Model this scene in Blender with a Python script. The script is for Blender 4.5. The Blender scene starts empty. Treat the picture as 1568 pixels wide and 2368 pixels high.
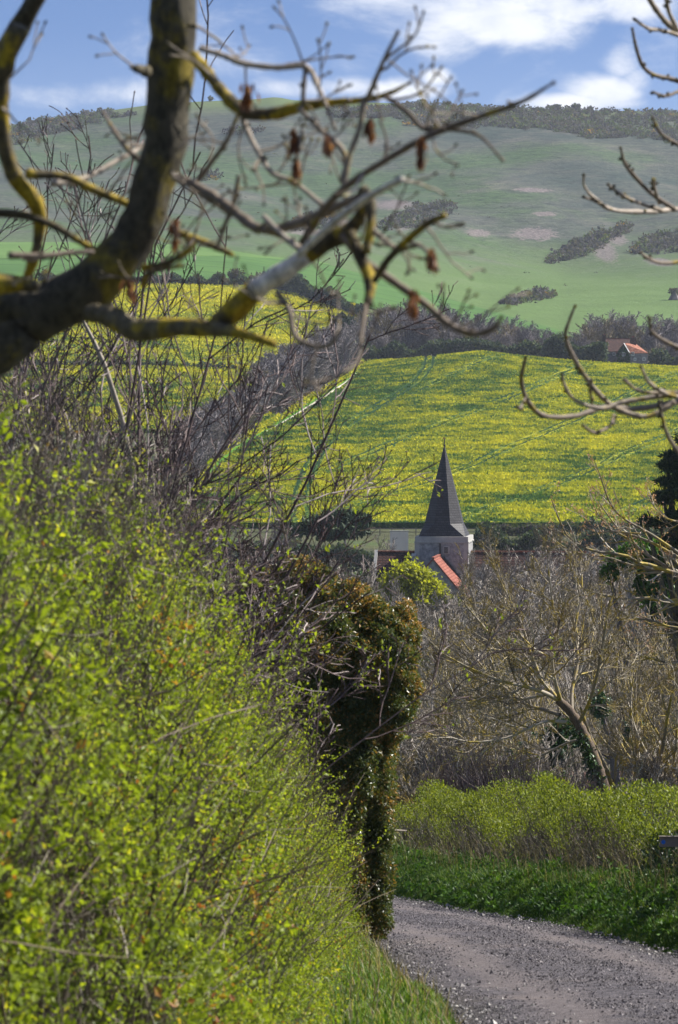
import bpy, math, random
import numpy as np
C = bpy.context.scene
COL = C.collection
R = math.radians
# ------------------------------------------------------------------ camera, sun, sky, exposure
FPX = 4000.0            # focal length in picture pixels (678 wide)
HOR = 350.0             # picture row of eye level
EYE = 1.6
TH = math.atan((512 - HOR) / FPX)
cd = bpy.data.cameras.new('camera'); cam = bpy.data.objects.new('camera', cd); COL.objects.link(cam)
cd.sensor_fit = 'HORIZONTAL'; cd.sensor_width = 24.0; cd.lens = FPX / 678 * 24.0
cd.clip_start = 0.2; cd.clip_end = 9000
cam.location = (0, 0, EYE); cam.rotation_euler = (math.pi / 2 - TH, 0, 0)
cd.dof.use_dof = True; cd.dof.focus_distance = 260; cd.dof.aperture_fstop = 11.5
C.camera = cam
SUN_AZ, SUN_EL = R(70), R(44)          # azimuth right of the view direction
sl = bpy.data.lights.new('sun', 'SUN'); sun = bpy.data.objects.new('sun', sl); COL.objects.link(sun)
sl.energy = 5.0; sl.angle = R(0.5); sl.color = (1.0, 0.95, 0.86)
sun.rotation_euler = (math.pi / 2 - SUN_EL, 0, math.pi - SUN_AZ)
C.view_settings.view_transform = 'Standard'; C.view_settings.look = 'None'
C.view_settings.gamma = 1.0; C.view_settings.exposure = 0.98
C.cycles.max_bounces = 6; C.cycles.diffuse_bounces = 3; C.cycles.transmission_bounces = 3; C.cycles.transparent_max_bounces = 4
C.cycles.use_adaptive_sampling = True; C.cycles.use_denoising = True

class N:
    """tiny node-tree writer"""
    def __init__(s, nt): s.t = nt; nt.nodes.clear()
    def __call__(s, typ, ins=None, **props):
        n = s.t.nodes.new(typ)
        for k, v in props.items(): setattr(n, k, v)
        for k, v in (ins or {}).items():
            sock = n.inputs[k]
            if isinstance(v, bpy.types.NodeSocket): s.t.links.new(v, sock)
            else: sock.default_value = v
        return n
    def math(s, op, a, b=0.0, c=0.0, clamp=False):
        n = s('ShaderNodeMath', {0: a, 1: b, 2: c}, operation=op, use_clamp=clamp); return n.outputs[0]
    def mix(s, f, a, b, mode='MIX'):
        n = s('ShaderNodeMix', data_type='RGBA', blend_type=mode)
        for i, v in ((0, f), (6, a), (7, b)):
            if isinstance(v, bpy.types.NodeSocket): s.t.links.new(v, n.inputs[i])
            else: n.inputs[i].default_value = v if i == 0 else (tuple(v) + (1,))[:4]
        return n.outputs[2]
    def ramp(s, f, stops, interp='LINEAR'):
        n = s('ShaderNodeValToRGB', {0: f}); r = n.color_ramp; r.interpolation = interp
        while len(r.elements) < len(stops): r.elements.new(0.5)
        for e, (p, c) in zip(r.elements, stops): e.position = p; e.color = (tuple(c) + (1,))[:4]
        return n.outputs[0]
    def step(s, v, a, b):
        n = s('ShaderNodeMapRange', {0: v, 1: a, 2: b, 3: 0.0, 4: 1.0}, interpolation_type='SMOOTHSTEP'); return n.outputs[0]
    def noise(s, vec, scale, detail=4, rough=0.55, dist=0.0):
        n = s('ShaderNodeTexNoise', {'Vector': vec, 'Scale': scale, 'Detail': detail, 'Roughness': rough, 'Distortion': dist}); return n.outputs[0]

w = bpy.data.worlds.new('World'); C.world = w; w.use_nodes = True
n = N(w.node_tree)
SKY = 0.055
g = n('ShaderNodeTexCoord').outputs['Generated']
sx = n('ShaderNodeSeparateXYZ', {0: g})
dx, dy, dz = sx.outputs
dyp = n.math('MAXIMUM', n.math('ABSOLUTE', dy), 0.08)
up = n.math('ADD', n.math('MULTIPLY', n.math('MAXIMUM', dz, 0.0), 2.6), 0.10)
sv = n('ShaderNodeCombineXYZ', {0: dx, 1: dy, 2: up}).outputs[0]
sv = n('ShaderNodeVectorMath', {0: sv}, operation='NORMALIZE').outputs[0]
sky = n('ShaderNodeTexSky', {'Vector': sv}, sky_type='NISHITA', sun_disc=False, sun_elevation=SUN_EL, sun_rotation=SUN_AZ,
        air_density=1.0, dust_density=0.6, ozone_density=2.0, altitude=60)
u = n.math('MULTIPLY', n.math('DIVIDE', dx, dyp), 4.0)        # milliradian-like picture units / 1000
v = n.math('MULTIPLY', n.math('DIVIDE', dz, dyp), 4.0)
uv = n('ShaderNodeCombineXYZ', {0: u, 1: n.math('MULTIPLY', v, 1.7), 2: n.math('MULTIPLY', dy, 0.3)}).outputs[0]
f1 = n.noise(uv, 7.0, 8, 0.6, 0.25)
f2 = n.noise(uv, 2.6, 5, 0.55, 0.3)
acc = None
for (px, py, rx, ry, wt) in ((505, 22, 78, 26, 1.0), (440, 40, 46, 26, .75), (560, 8, 50, 20, 1.0), (622, 4, 70, 22, .7), (436, 78, 18, 10, .85),
                             (398, 92, 44, 12, .95), (352, 88, 34, 10, .7), (585, 104, 60, 9, .95), (608, 94, 34, 15, 1.0), (622, 62, 18, 18, .75), (635, 84, 20, 20, .6),
                             (300, 90, 50, 10, .55), (90, 95, 110, 14, .55), (225, 25, 75, 40, .42), (660, 40, 60, 60, .42), (380, 20, 70, 60, .42), (-160, 60, 150, 30, .8), (860, 60, 120, 30, .8), (300, -240, 260, 70, .7), (-300, -350, 300, 90, .8), (1000, -420, 300, 110, .8)):
    a = n.math('DIVIDE', n.math('SUBTRACT', u, (px - 339) / 1000), rx / 1000)
    b = n.math('DIVIDE', n.math('SUBTRACT', v, (HOR - py) / 1000), ry / 1000)
    d2 = n.math('ADD', n.math('MULTIPLY', a, a), n.math('MULTIPLY', b, b))
    e = n.math('MULTIPLY', n.math('EXPONENT', n.math('MULTIPLY', d2, -0.7)), wt)
    acc = e if acc is None else n.math('MAXIMUM', acc, e)
acc = n.math('MULTIPLY', acc, n.math('GREATER_THAN', dy, 0.0))
wild = n.math('MULTIPLY', n.step(n.math('ABSOLUTE', u), .5, 1.2), n.step(f2, .45, .7))
dens = n.math('ADD', n.math('MAXIMUM', acc, n.math('MULTIPLY', wild, .9)), n.math('MULTIPLY', n.math('SUBTRACT', f1, 0.5), 1.6))
dens = n.step(dens, 0.22, .92)
shade = n.ramp(n.math('ADD', n.math('MULTIPLY', f2, .5), n.math('MULTIPLY', f1, .5)), [(0.40, (5.6, 6.4, 8.2)), (0.58, (10.6, 10.7, 11.0))])
skyc = n.mix(1.0, sky.outputs[0], (0.82, .95, 1.20), 'MULTIPLY')
skyc = n.mix(n.math('MULTIPLY', n.step(v, .335, .22), .12), skyc, (6.5, 7.6, 9.6))
fin = n.mix(n.math('MULTIPLY', dens, 0.86), skyc, shade)
bg = n('ShaderNodeBackground', {0: fin, 1: SKY})
w.node_tree.links.new(bg.outputs[0], n('ShaderNodeOutputWorld').inputs[0])

# ------------------------------------------------------------------ helpers
rng = np.random.default_rng(7)
def zray(py, Y):
    v = (512 - py) / FPX
    return EYE + Y * (-math.sin(TH) + v * math.cos(TH)) / (math.cos(TH) + v * math.sin(TH))
def at(px, py, Y):
    v = (512 - py) / FPX; s = Y / (math.cos(TH) + v * math.sin(TH))
    return np.array([(px - 339) / FPX * s, Y, EYE + s * (-math.sin(TH) + v * math.cos(TH))])
K = 678 / 1568.0
def S(x, y, Y): return at(x * K, y * K, Y)

def link(o, parent=None):
    COL.objects.link(o)
    if parent is not None: o.parent = parent
    return o
def tag(o, label=None, cat=None, group=None, kind=None):
    for k, v in (('label', label), ('category', cat), ('group', group), ('kind', kind)):
        if v: o[k] = v
    return o
def thing(name, label, cat, loc=(0, 0, 0), rz=0.0, group=None):
    o = bpy.data.objects.new(name, None); o.empty_display_size = 0.3
    o.location = tuple(float(a) for a in loc); o.rotation_euler = (0, 0, rz)
    return tag(link(o), label, cat, group)
def mesh_np(name, V, F, mat, parent=None, tint=None, smooth=False, off=None):
    """V (n,3); F array (f,k) or list of such arrays"""
    V = np.asarray(V, float)
    if parent is not None and off is None: off = np.array(parent.location)
    if off is not None: V = V - off
    Fs = F if isinstance(F, list) else [F]
    me = bpy.data.meshes.new(name)
    me.vertices.add(len(V)); me.vertices.foreach_set('co', V.astype(np.float32).ravel())
    loops = np.concatenate([f.ravel() for f in Fs]).astype(np.int32)
    tot = np.concatenate([np.full(len(f), f.shape[1], np.int32) for f in Fs])
    me.loops.add(len(loops)); me.loops.foreach_set('vertex_index', loops)
    me.polygons.add(len(tot)); st = np.zeros(len(tot), np.int32); st[1:] = np.cumsum(tot)[:-1]
    me.polygons.foreach_set('loop_start', st)
    try: me.polygons.foreach_set('loop_total', tot)
    except Exception: pass
    me.polygons.foreach_set('use_smooth', np.full(len(tot), smooth))
    if tint is not None:
        a = me.attributes.new('tint', 'FLOAT', 'POINT'); a.data.foreach_set('value', np.asarray(tint, np.float32))
    me.update(calc_edges=True)
    me.materials.append(mat)
    o = bpy.data.objects.new(name, me)
    link(o, parent)
    return o
class MB:
    def __init__(s): s.v = []; s.f = []
    def poly(s, vs, faces):
        b = len(s.v); s.v += [tuple(map(float, p)) for p in vs]; s.f += [tuple(i + b for i in f) for f in faces]
    def box(s, x0, x1, y0, y1, z0, z1):
        s.poly([(x, y, z) for z in (z0, z1) for (x, y) in ((x0, y0), (x1, y0), (x1, y1), (x0, y1))],
               [(3, 2, 1, 0), (4, 5, 6, 7), (0, 1, 5, 4), (1, 2, 6, 5), (2, 3, 7, 6), (3, 0, 4, 7)])
    def slab(s, q, th):
        """quad q (4 pts) given thickness th along its normal (downwards)"""
        q = [np.array(p, float) for p in q]; nrm = np.cross(q[1] - q[0], q[3] - q[0]); nrm /= np.linalg.norm(nrm)
        s.poly(q + [p - nrm * th for p in q], [(0, 1, 2, 3), (7, 6, 5, 4), (0, 4, 5, 1), (1, 5, 6, 2), (2, 6, 7, 3), (3, 7, 4, 0)])
    def build(s, name, mat, parent=None):
        me = bpy.data.meshes.new(name); me.from_pydata(s.v, [], s.f); me.update(); me.materials.append(mat)
        return link(bpy.data.objects.new(name, me), parent)
def unit(a): return a / (np.linalg.norm(a, axis=-1, keepdims=True) + 1e-9)

def tubes(groups, sides=3):
    """groups: list of (pts (N,m,3), rad (N,m), tint (N,)) -> V, F, T"""
    Vs, Fs, Ts, b = [], [], [], 0
    for gq in groups:
        pts, rad, tint = gq[:3]; k = gq[3] if len(gq) > 3 else sides
        Nn, m = rad.shape
        if Nn == 0: continue
        t = np.empty_like(pts); t[:, 1:-1] = pts[:, 2:] - pts[:, :-2]; t[:, 0] = pts[:, 1] - pts[:, 0]; t[:, -1] = pts[:, -1] - pts[:, -2]
        t = unit(t)
        main = unit(pts[:, -1] - pts[:, 0])
        ref = np.where(np.abs(main[:, 2:3]) < 0.8, np.array([[0, 0, 1.0]]), np.array([[0.0, 1, 0]]))[:, None, :]
        a = unit(np.cross(t, np.broadcast_to(ref, t.shape))); c = np.cross(t, a)
        ang = np.arange(k) * 2 * math.pi / k
        V = pts[:, :, None, :] + rad[:, :, None, None] * (a[:, :, None, :] * np.cos(ang)[None, None, :, None] + c[:, :, None, :] * np.sin(ang)[None, None, :, None])
        idx = np.arange(Nn * m * k).reshape(Nn, m, k) + b
        i0 = idx[:, :-1, :]; i1 = idx[:, 1:, :]
        F = np.stack([i0, np.roll(i0, -1, 2), np.roll(i1, -1, 2), i1], -1).reshape(-1, 4)
        Vs.append(V.reshape(-1, 3)); Fs.append(F); Ts.append(np.repeat(tint, m * k)); b += Nn * m * k
    return np.concatenate(Vs), np.concatenate(Fs), np.concatenate(Ts)
def rdir(N_, r): 
    a = r.normal(size=(N_, 3)); return unit(a)
def grow(P, D, L, Rr, n_, wob, trop, taper, r, up=(0, 0, 1.0)):
    Nn = len(P); pts = np.empty((Nn, n_ + 1, 3)); pts[:, 0] = P; d = D.copy(); up = np.array(up)
    for i in range(n_):
        d = unit(d + r.normal(0, wob, (Nn, 3)) + up * trop)
        pts[:, i + 1] = pts[:, i] + d * (L / n_)[:, None]
    rad = Rr[:, None] * np.linspace(1, taper, n_ + 1)[None, :]
    return pts, rad
def kids(pts, rad, L, nc, t0, t1, a0, a1, ratio, rr, r, flat=None):
    Nn, m, _ = pts.shape
    t = (t0 + (t1 - t0) * ((np.arange(nc)[None, :] + r.random((Nn, nc))) / nc)) * (m - 1)
    i = np.minimum(t.astype(int), m - 2); f = t - i; ii = np.arange(Nn)[:, None]
    P = pts[ii, i] * (1 - f[..., None]) + pts[ii, i + 1] * f[..., None]
    d = unit(pts[ii, i + 1] - pts[ii, i]); rd = rad[ii, i] * (1 - f) + rad[ii, i + 1] * f
    x = r.normal(size=P.shape); x = unit(x - (x * d).sum(-1, keepdims=True) * d)
    if flat is not None: x[..., 1] *= flat; x = unit(x)
    an = r.uniform(a0, a1, (Nn, nc))[..., None]
    D = unit(d * np.cos(an) + x * np.sin(an))
    Ln = L[:, None] * ratio * r.uniform(.55, 1.15, (Nn, nc)) * (1.15 - .55 * t / (m - 1))
    return P.reshape(-1, 3), D.reshape(-1, 3), Ln.ravel(), (rd * rr).ravel()
def resample(p, n_):
    p = np.asarray(p, float); d = np.r_[0, np.cumsum(np.linalg.norm(np.diff(p[:, :3], axis=0), axis=1))]
    # catmull-rom through the control points
    q = np.vstack([2 * p[0] - p[1], p, 2 * p[-1] - p[-2]]); out = []
    s = np.linspace(0, d[-1], n_)
    for x in s:
        i = min(np.searchsorted(d, x, 'right') - 1, len(p) - 2); t = (x - d[i]) / max(d[i + 1] - d[i], 1e-9)
        a, b_, c, e = q[i], q[i + 1], q[i + 2], q[i + 3]
        out.append(.5 * (2 * b_ + (c - a) * t + (2 * a - 5 * b_ + 4 * c - e) * t * t + (3 * b_ - a - 3 * c + e) * t ** 3))
    return np.array(out)
def leaves(cen, size, r, aspect=0.5, upb=0.0, tint=None, fold=0.25, direc=None):
    """one folded diamond-shaped blade per centre"""
    Nn = len(cen); d = rdir(Nn, r) if direc is None else unit(direc + r.normal(0, .5, (Nn, 3)))
    d[:, 2] += upb; d = unit(d)
    x = rdir(Nn, r); x = unit(x - (x * d).sum(1, keepdims=True) * d); nn = np.cross(d, x)
    s = np.asarray(size).reshape(-1, 1) * np.ones((Nn, 1))
    V = np.stack([cen, cen + d * s * .5 + x * s * aspect * .5 + nn * s * fold * .5, cen + d * s, cen + d * s * .5 - x * s * aspect * .5 + nn * s * fold * .5], 1)
    F = np.arange(Nn * 4).reshape(Nn, 4)
    t = r.random(Nn) if tint is None else tint
    return V.reshape(-1, 3), F, np.repeat(t, 4)
def join(parts):
    V, F, T, b = [], [], [], 0
    for v_, f_, t_ in parts: V.append(v_); F.append(f_ + b); T.append(t_); b += len(v_)
    return np.concatenate(V), np.concatenate(F), np.concatenate(T)

# ------------------------------------------------------------------ materials
MAT = {}
def newmat(name):
    m = bpy.data.materials.new(name); m.use_nodes = True; MAT[name] = m
    return m, N(m.node_tree)
def out(m, n, sh): m.node_tree.links.new(sh, n('ShaderNodeOutputMaterial').inputs[0])
def pos(n): return n('ShaderNodeNewGeometry').outputs['Position']
def objc(n): return n('ShaderNodeTexCoord').outputs['Object']
def m_plain(name, c1, c2, scale=8.0, rough=0.8, bump=0.0, bs=None, spec=0.3):
    m, n = newmat(name); p = objc(n); f = n.noise(p, scale, 6, .65)
    c = n.ramp(f, [(.32, c1), (.68, c2)])
    ins = {'Base Color': c, 'Roughness': rough, 'Specular IOR Level': spec}
    if bump: ins['Normal'] = n('ShaderNodeBump', {'Strength': 1.0, 'Distance': bump, 'Height': n.noise(p, bs or scale * 4, 6, .65)}).outputs[0]
    out(m, n, n('ShaderNodeBsdfPrincipled', ins).outputs[0]); return m
def m_twig(name, stops, lichen=None, lscale=6.0, lthr=(.52, .62), rough=0.7, bump=0.0, spec=.25):
    """bark coloured twig by twig, with lichen in patches"""
    m, n = newmat(name); t = n('ShaderNodeAttribute', attribute_name='tint').outputs['Fac']; p = pos(n)
    c = n.ramp(t, stops)
    c = n.mix(.5, c, n.ramp(n.noise(p, 40.0, 4), [(.3, (.35, .35, .35)), (.7, (1.0, 1.0, 1.0))]), 'MULTIPLY')
    if lichen: 
        f = n.step(n.noise(p, lscale, 5, .62), *lthr)
        c = n.mix(f, c, n.ramp(n.noise(p, lscale * 7, 3), [(.3, tuple(a * .55 for a in lichen)), (.7, lichen)]))
    ins = {'Base Color': c, 'Roughness': rough, 'Specular IOR Level': spec}
    if bump:
        cr_ = n.noise(n('ShaderNodeMapping', {'Vector': p, 'Scale': (1, 1, .45)}).outputs[0], 55.0, 7, .75, .4)
        ins['Base Color'] = n.mix(.8, c, n.ramp(cr_, [(.36, (.22, .21, .20)), (.50, (.95, .95, .95)), (.66, (1.45, 1.45, 1.45))]), 'MULTIPLY')
        ins['Normal'] = n('ShaderNodeBump', {'Strength': 1.0, 'Distance': bump, 'Height': cr_}).outputs[0]
    out(m, n, n('ShaderNodeBsdfPrincipled', ins).outputs[0]); return m
def m_leaf(name, stops, trans=.45, rough=.5, spec=.3, tcol=(1.25, 1.25, .6)):
    m, n = newmat(name); t = n('ShaderNodeAttribute', attribute_name='tint').outputs['Fac']
    c = n.ramp(t, stops)
    d = n('ShaderNodeBsdfPrincipled', {'Base Color': c, 'Roughness': rough, 'Specular IOR Level': spec}).outputs[0]
    tr = n('ShaderNodeBsdfTranslucent', {0: n.mix(1.0, c, tcol, 'MULTIPLY')}).outputs[0]
    out(m, n, n('ShaderNodeMixShader', {0: trans, 1: d, 2: tr}).outputs[0]); return m

m_twig('bark_ash', [(0, (.085, .066, .036)), (1, (.17, .14, .085))], (.46, .33, .03), 11.0, (.46, .58), .75, .006)
m_twig('bark_dark', [(0, (.068, .057, .037)), (1, (.12, .104, .07))], (.30, .23, .03), 6.0, (.52, .64), .75, .008)
m_twig('bark_pale', [(0, (.78, .68, .56)), (1, (.86, .79, .70))], (.40, .28, .05), 12.0, (.60, .68), .6, .003)
m_twig('ash_twig', [(0, (.11, .084, .068)), (.6, (.25, .20, .15)), (1, (.45, .38, .31))], (.30, .22, .03), 14.0, (.58, .66))
m_twig('shrub_twig', [(0, (.060, .040, .040)), (.5, (.125, .085, .082)), (.82, (.24, .18, .17)), (1, (.55, .47, .44))], (.16, .14, .06), 3.0, (.62, .72))
m_twig('hedge_twig', [(0, (.09, .07, .048)), (.6, (.24, .19, .135)), (1, (.52, .46, .38))])
m_twig('grey_twig', [(0, (.17, .14, .115)), (.5, (.36, .31, .265)), (1, (.68, .62, .55))], (.25, .20, .06), 1.2, (.60, .72))
m_twig('lichen_twig', [(0, (.14, .115, .08)), (.5, (.32, .27, .20)), (1, (.60, .54, .45))], (.44, .33, .06), 3.0, (.47, .60))
m_twig('lichen_trunk', [(0, (.13, .095, .07)), (1, (.21, .155, .115))], (.34, .24, .07), 3.0, (.56, .66), .8, .02)
m_twig('wood_twig', [(0, (.10, .085, .09)), (.6, (.23, .20, .205)), (1, (.38, .34, .33))])
m_twig('wood_twig_brown', [(0, (.11, .085, .05)), (.6, (.23, .18, .10)), (1, (.34, .28, .15))])
m_leaf('leaf_hedge', [(0, (.065, .085, .018)), (.35, (.155, .21, .024)), (.8, (.30, .375, .030)), (.93, (.50, .52, .04)), (.97, (.38, .25, .05)), (1, (.30, .10, .03))], .5)
m_leaf('leaf_right_hedge', [(0, (.045, .062, .015)), (.4, (.13, .165, .02)), (.8, (.29, .34, .025)), (1, (.42, .40, .05))], .36)
m_leaf('leaf_oak', [(0, (.035, .06, .02)), (.42, (.085, .12, .038)), (.62, (.15, .145, .035)), (.80, (.36, .22, .07)), (1, (.60, .36, .12))], .38, .38, .5, (1.2, 1.1, .5))
m_leaf('leaf_ivy', [(0, (.014, .035, .016)), (.6, (.035, .08, .028)), (.9, (.08, .14, .03)), (1, (.14, .20, .04))], .12, .42, .45)
m_leaf('leaf_lime', [(0, (.16, .18, .015)), (.5, (.34, .36, .02)), (1, (.50, .50, .04))], .5)
m_leaf('leaf_green', [(0, (.025, .06, .012)), (.5, (.06, .14, .018)), (1, (.13, .25, .025))], .35)
m_leaf('leaf_pine', [(0, (.014, .028, .018)), (.6, (.035, .062, .03)), (1, (.08, .11, .04))], .1, .6, .2)
m_leaf('leaf_scrub', [(0, (.05, .05, .06)), (.4, (.11, .10, .11)), (.62, (.085, .12, .05)), (.85, (.12, .15, .06)), (.93, (.24, .16, .05)), (1, (.34, .20, .03))], .3, .8, .1)
m_leaf('leaf_fieldhedge', [(0, (.03, .045, .04)), (.6, (.06, .09, .05)), (1, (.14, .15, .06))], .25, .8, .1)
m_leaf('bud_pink', [(0, (.28, .13, .08)), (.6, (.52, .30, .22)), (1, (.70, .50, .40))], .3)
m_leaf('seed_brown', [(0, (.10, .04, .02)), (.6, (.25, .11, .06)), (1, (.45, .24, .15))], .3)
m_leaf('grass_blade', [(0, (.04, .075, .014)), (.45, (.08, .16, .02)), (.8, (.16, .25, .03)), (.92, (.27, .28, .07)), (1, (.34, .29, .15))], .45, .5, .3)
m_leaf('grass_dry', [(0, (.10, .08, .04)), (.6, (.26, .21, .12)), (1, (.42, .37, .25))], .3, .7, .2)
m_leaf('flower_yellow', [(0, (.16, .24, .02)), (.5, (.42, .42, .02)), (1, (.68, .58, .03))], .3, .7, .1)
m_plain('flint', (.17, .172, .18), (.40, .395, .39), 2.2, .85, .05, 5.0)
m_plain('ashlar', (.32, .315, .30), (.45, .435, .40), 1.2, .85, .01, 4.0)
m_plain('white_paint', (.72, .72, .70), (.82, .82, .80), 3, .5)
m_plain('render_pale', (.72, .62, .54), (.82, .72, .63), .8, .8)
m_plain('dark_gap', (.008, .008, .009), (.02, .02, .02), 3, .6)
m_plain('iron', (.03, .03, .03), (.06, .055, .05), 3, .5)
m_plain('gilt', (.35, .17, .05), (.5, .24, .08), 3, .4)
m_plain('shed_board', (.045, .020, .014), (.095, .045, .03), 4, .75)
m_plain('shed_roof', (.30, .27, .25), (.48, .44, .41), 3, .5)
m_plain('sign_board', (.24, .20, .20), (.34, .30, .28), 18, .75)
m_plain('sign_blue', (.04, .20, .85), (.06, .26, .95), 5, .45)
m_plain('stone_wall', (.13, .125, .13), (.30, .285, .275), 1.6, .85, .05, 3.0)
m_plain('post_wood', (.16, .13, .10), (.28, .24, .20), 9, .8)
def m_tiles(name, c1, c2, row, wdt, bump=.04, spec=.3, rough=.8, mort=.12):
    m, n = newmat(name); tc = n('ShaderNodeTexCoord').outputs['Object']; s_ = n('ShaderNodeSeparateXYZ', {0: tc})
    hv = n('ShaderNodeCombineXYZ', {0: n.math('ADD', s_.outputs[0], s_.outputs[1]), 1: s_.outputs[2], 2: 0.0}).outputs[0]
    br = n('ShaderNodeTexBrick', {'Vector': hv, 'Color1': c1 + (1,), 'Color2': c2 + (1,), 'Mortar': tuple(a * mort for a in c1) + (1,), 'Scale': 1.0, 'Mortar Size': row * .12, 'Brick Width': wdt, 'Row Height': row})
    c = n.mix(.55, br.outputs[0], n.ramp(n.noise(tc, 1.3, 6, .7), [(.3, (.35, .32, .30)), (.7, (1.1, 1.1, 1.1))]), 'MULTIPLY')
    b = n('ShaderNodeBump', {'Strength': 1.0, 'Distance': bump, 'Height': br.outputs[1]}, invert=True)
    out(m, n, n('ShaderNodeBsdfPrincipled', {'Base Color': c, 'Roughness': rough, 'Specular IOR Level': spec, 'Normal': b.outputs[0]}).outputs[0])
m_tiles('shingle', (.028, .026, .032), (.055, .052, .058), .26, .5, .03, .4, .6, .5)
m_tiles('tile_brown', (.07, .030, .024), (.115, .05, .036), .26, .4)
m_tiles('tile_orange', (.27, .10, .075), (.36, .145, .11), .26, .4, .02, .1, .9, .8)
m_tiles('tile_mixed', (.33, .115, .07), (.50, .24, .16), .30, .5, .03, .2, .85, .6)
m_tiles('brick_wall', (.10, .055, .04), (.16, .09, .06), .08, .24)

# ------------------------------------------------------------------ terrain
PXC = np.array([-300, 0, 150, 250, 339, 420, 480, 560, 678, 900.])
ROWS = [(600, [530] * 10),
 (700, [500, 497, 490, 487, 485.5, 485.5, 485.5, 485.5, 485.5, 487]),
 (800, [455, 455, 452, 443, 441, 441, 441, 441, 442, 445]),
 (860, [436, 436, 432, 428, 416, 414, 414, 414.5, 416, 420]),
 (920, [410, 410, 408, 409, 391, 388, 387, 389, 392, 398]),
 (960, [391, 391, 390, 392, 380, 373, 369, 375, 383, 390]),
 (1000, [368, 368, 368, 372, 373, 361, 353.5, 363, 371, 378]),
 (1060, [350, 350, 350, 358, 364, 361, 357, 364, 370, 375]),
 (1100, [340, 340, 340, 346, 352, 359, 357.5, 363, 368, 372]),
 (1200, [310, 310, 310, 313, 322, 335, 340, 347, 348, 350]),
 (1280, [287, 287, 286.5, 288, 300, 315, 325, 332, 331, 331]),
 (1450, [246, 246, 246, 253, 268, 283, 295, 302, 300, 300]),
 (1700, [220, 215, 215, 218, 225, 240, 250, 258, 258, 260]),
 (2000, [175, 172, 165, 165, 168, 172, 176, 180, 182, 185])]
RPX = np.array([-300, 0, 60, 107, 150, 200, 250, 262, 272, 282, 292, 350, 420, 480, 560, 620, 678, 900.])
RY = np.array([150, 127, 117, 111, 105, 101.5, 99.5, 98.6, 97.2, 97.6, 100.3, 101.5, 104.5, 107.5, 109.5, 111, 112, 118.])
NEAR = [(-60, -1.6 + .1148 * 40), (-40, -1.6 + .1148 * 40), (75, -1.6 - .1148 * 75), (95, -11.9), (130, -14.8), (200, -20), (300, -26), (400, -29.8), (450, -30.3), (520, -29.8)]
GPX = np.arange(-700, 1400, 7.0); GY = np.arange(-60, 3400, 5.0)
def _grid():
    Z = np.empty((len(GPX), len(GY)))
    for i, p in enumerate(GPX):
        Ys = [a for a, _ in NEAR]; Zs = [b + EYE for _, b in NEAR]
        for Yk, row in ROWS: Ys.append(Yk); Zs.append(zray(np.interp(p, PXC, row), Yk))
        ry = np.interp(p, RPX, RY)
        for Yk, dyk in ((2200, 13), (2300, 0), (2420, 4), (2700, 30), (3300, 100)): Ys.append(Yk); Zs.append(zray(ry + dyk, Yk))
        Z[i] = np.interp(GY, Ys, Zs)
    k = np.exp(-.5 * (np.arange(-12, 13) / 3.6) ** 2); k /= k.sum()
    pad = np.pad(Z, ((0, 0), (12, 12)), mode='reflect', reflect_type='odd')
    Zs = np.apply_along_axis(lambda a: np.convolve(a, k, 'valid'), 1, pad)
    wgt = np.clip((GY - 90) / 60, 0, 1) * np.clip((2275 - GY) / 40, 0, 1); wgt = np.maximum(wgt, np.clip((GY - 2330) / 40, 0, 1))
    return Z * (1 - wgt) + Zs * wgt
GZ = _grid()
def H(x, Y):
    x = np.asarray(x, float); Y = np.asarray(Y, float)
    px = 339 + FPX * x / np.maximum(Y, 15.0)
    a = np.clip((px - GPX[0]) / 7.0, 0, len(GPX) - 1.001); b = np.clip((Y - GY[0]) / 5.0, 0, len(GY) - 1.001)
    i = a.astype(int); j = b.astype(int); fa = a - i; fb = b - j
    z = (GZ[i, j] * (1 - fb) + GZ[i, j + 1] * fb) * (1 - fa) + (GZ[i + 1, j] * (1 - fb) + GZ[i + 1, j + 1] * fb) * fa
    # gentle lie of the downs: combes and spurs
    m = np.clip((Y - 1450) / 300, 0, 1) * np.clip((2280 - Y) / 200, 0, 1)
    return z + m * (4.0 * np.sin(x / 61.0 + Y / 170.0) + 2.6 * np.sin(x / 27.0 - Y / 90.0 + 1.0) + 1.0 * np.sin(x / 11.0 + Y / 50.0))
def gp(px, py, Y0=600.0, Y1=2400.0):
    """distance at which the ground shows at a picture point"""
    Y = np.arange(Y0, Y1, 1.0); d = H((px - 339) / FPX * Y, Y) - zray(py, Y)
    k = np.argmax(d >= 0); return float(Y[k]) if d[k] >= 0 else Y1
def ground_pt(px, Y, dz=0.0):
    x = (px - 339) / FPX * Y; return np.array([x, Y, float(H(x, Y)) + dz])

def grid_faces(nr, nc):
    i = np.arange(nr * nc).reshape(nr, nc)
    return np.stack([i[:-1, :-1], i[:-1, 1:], i[1:, 1:], i[1:, :-1]], -1).reshape(-1, 4)
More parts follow.
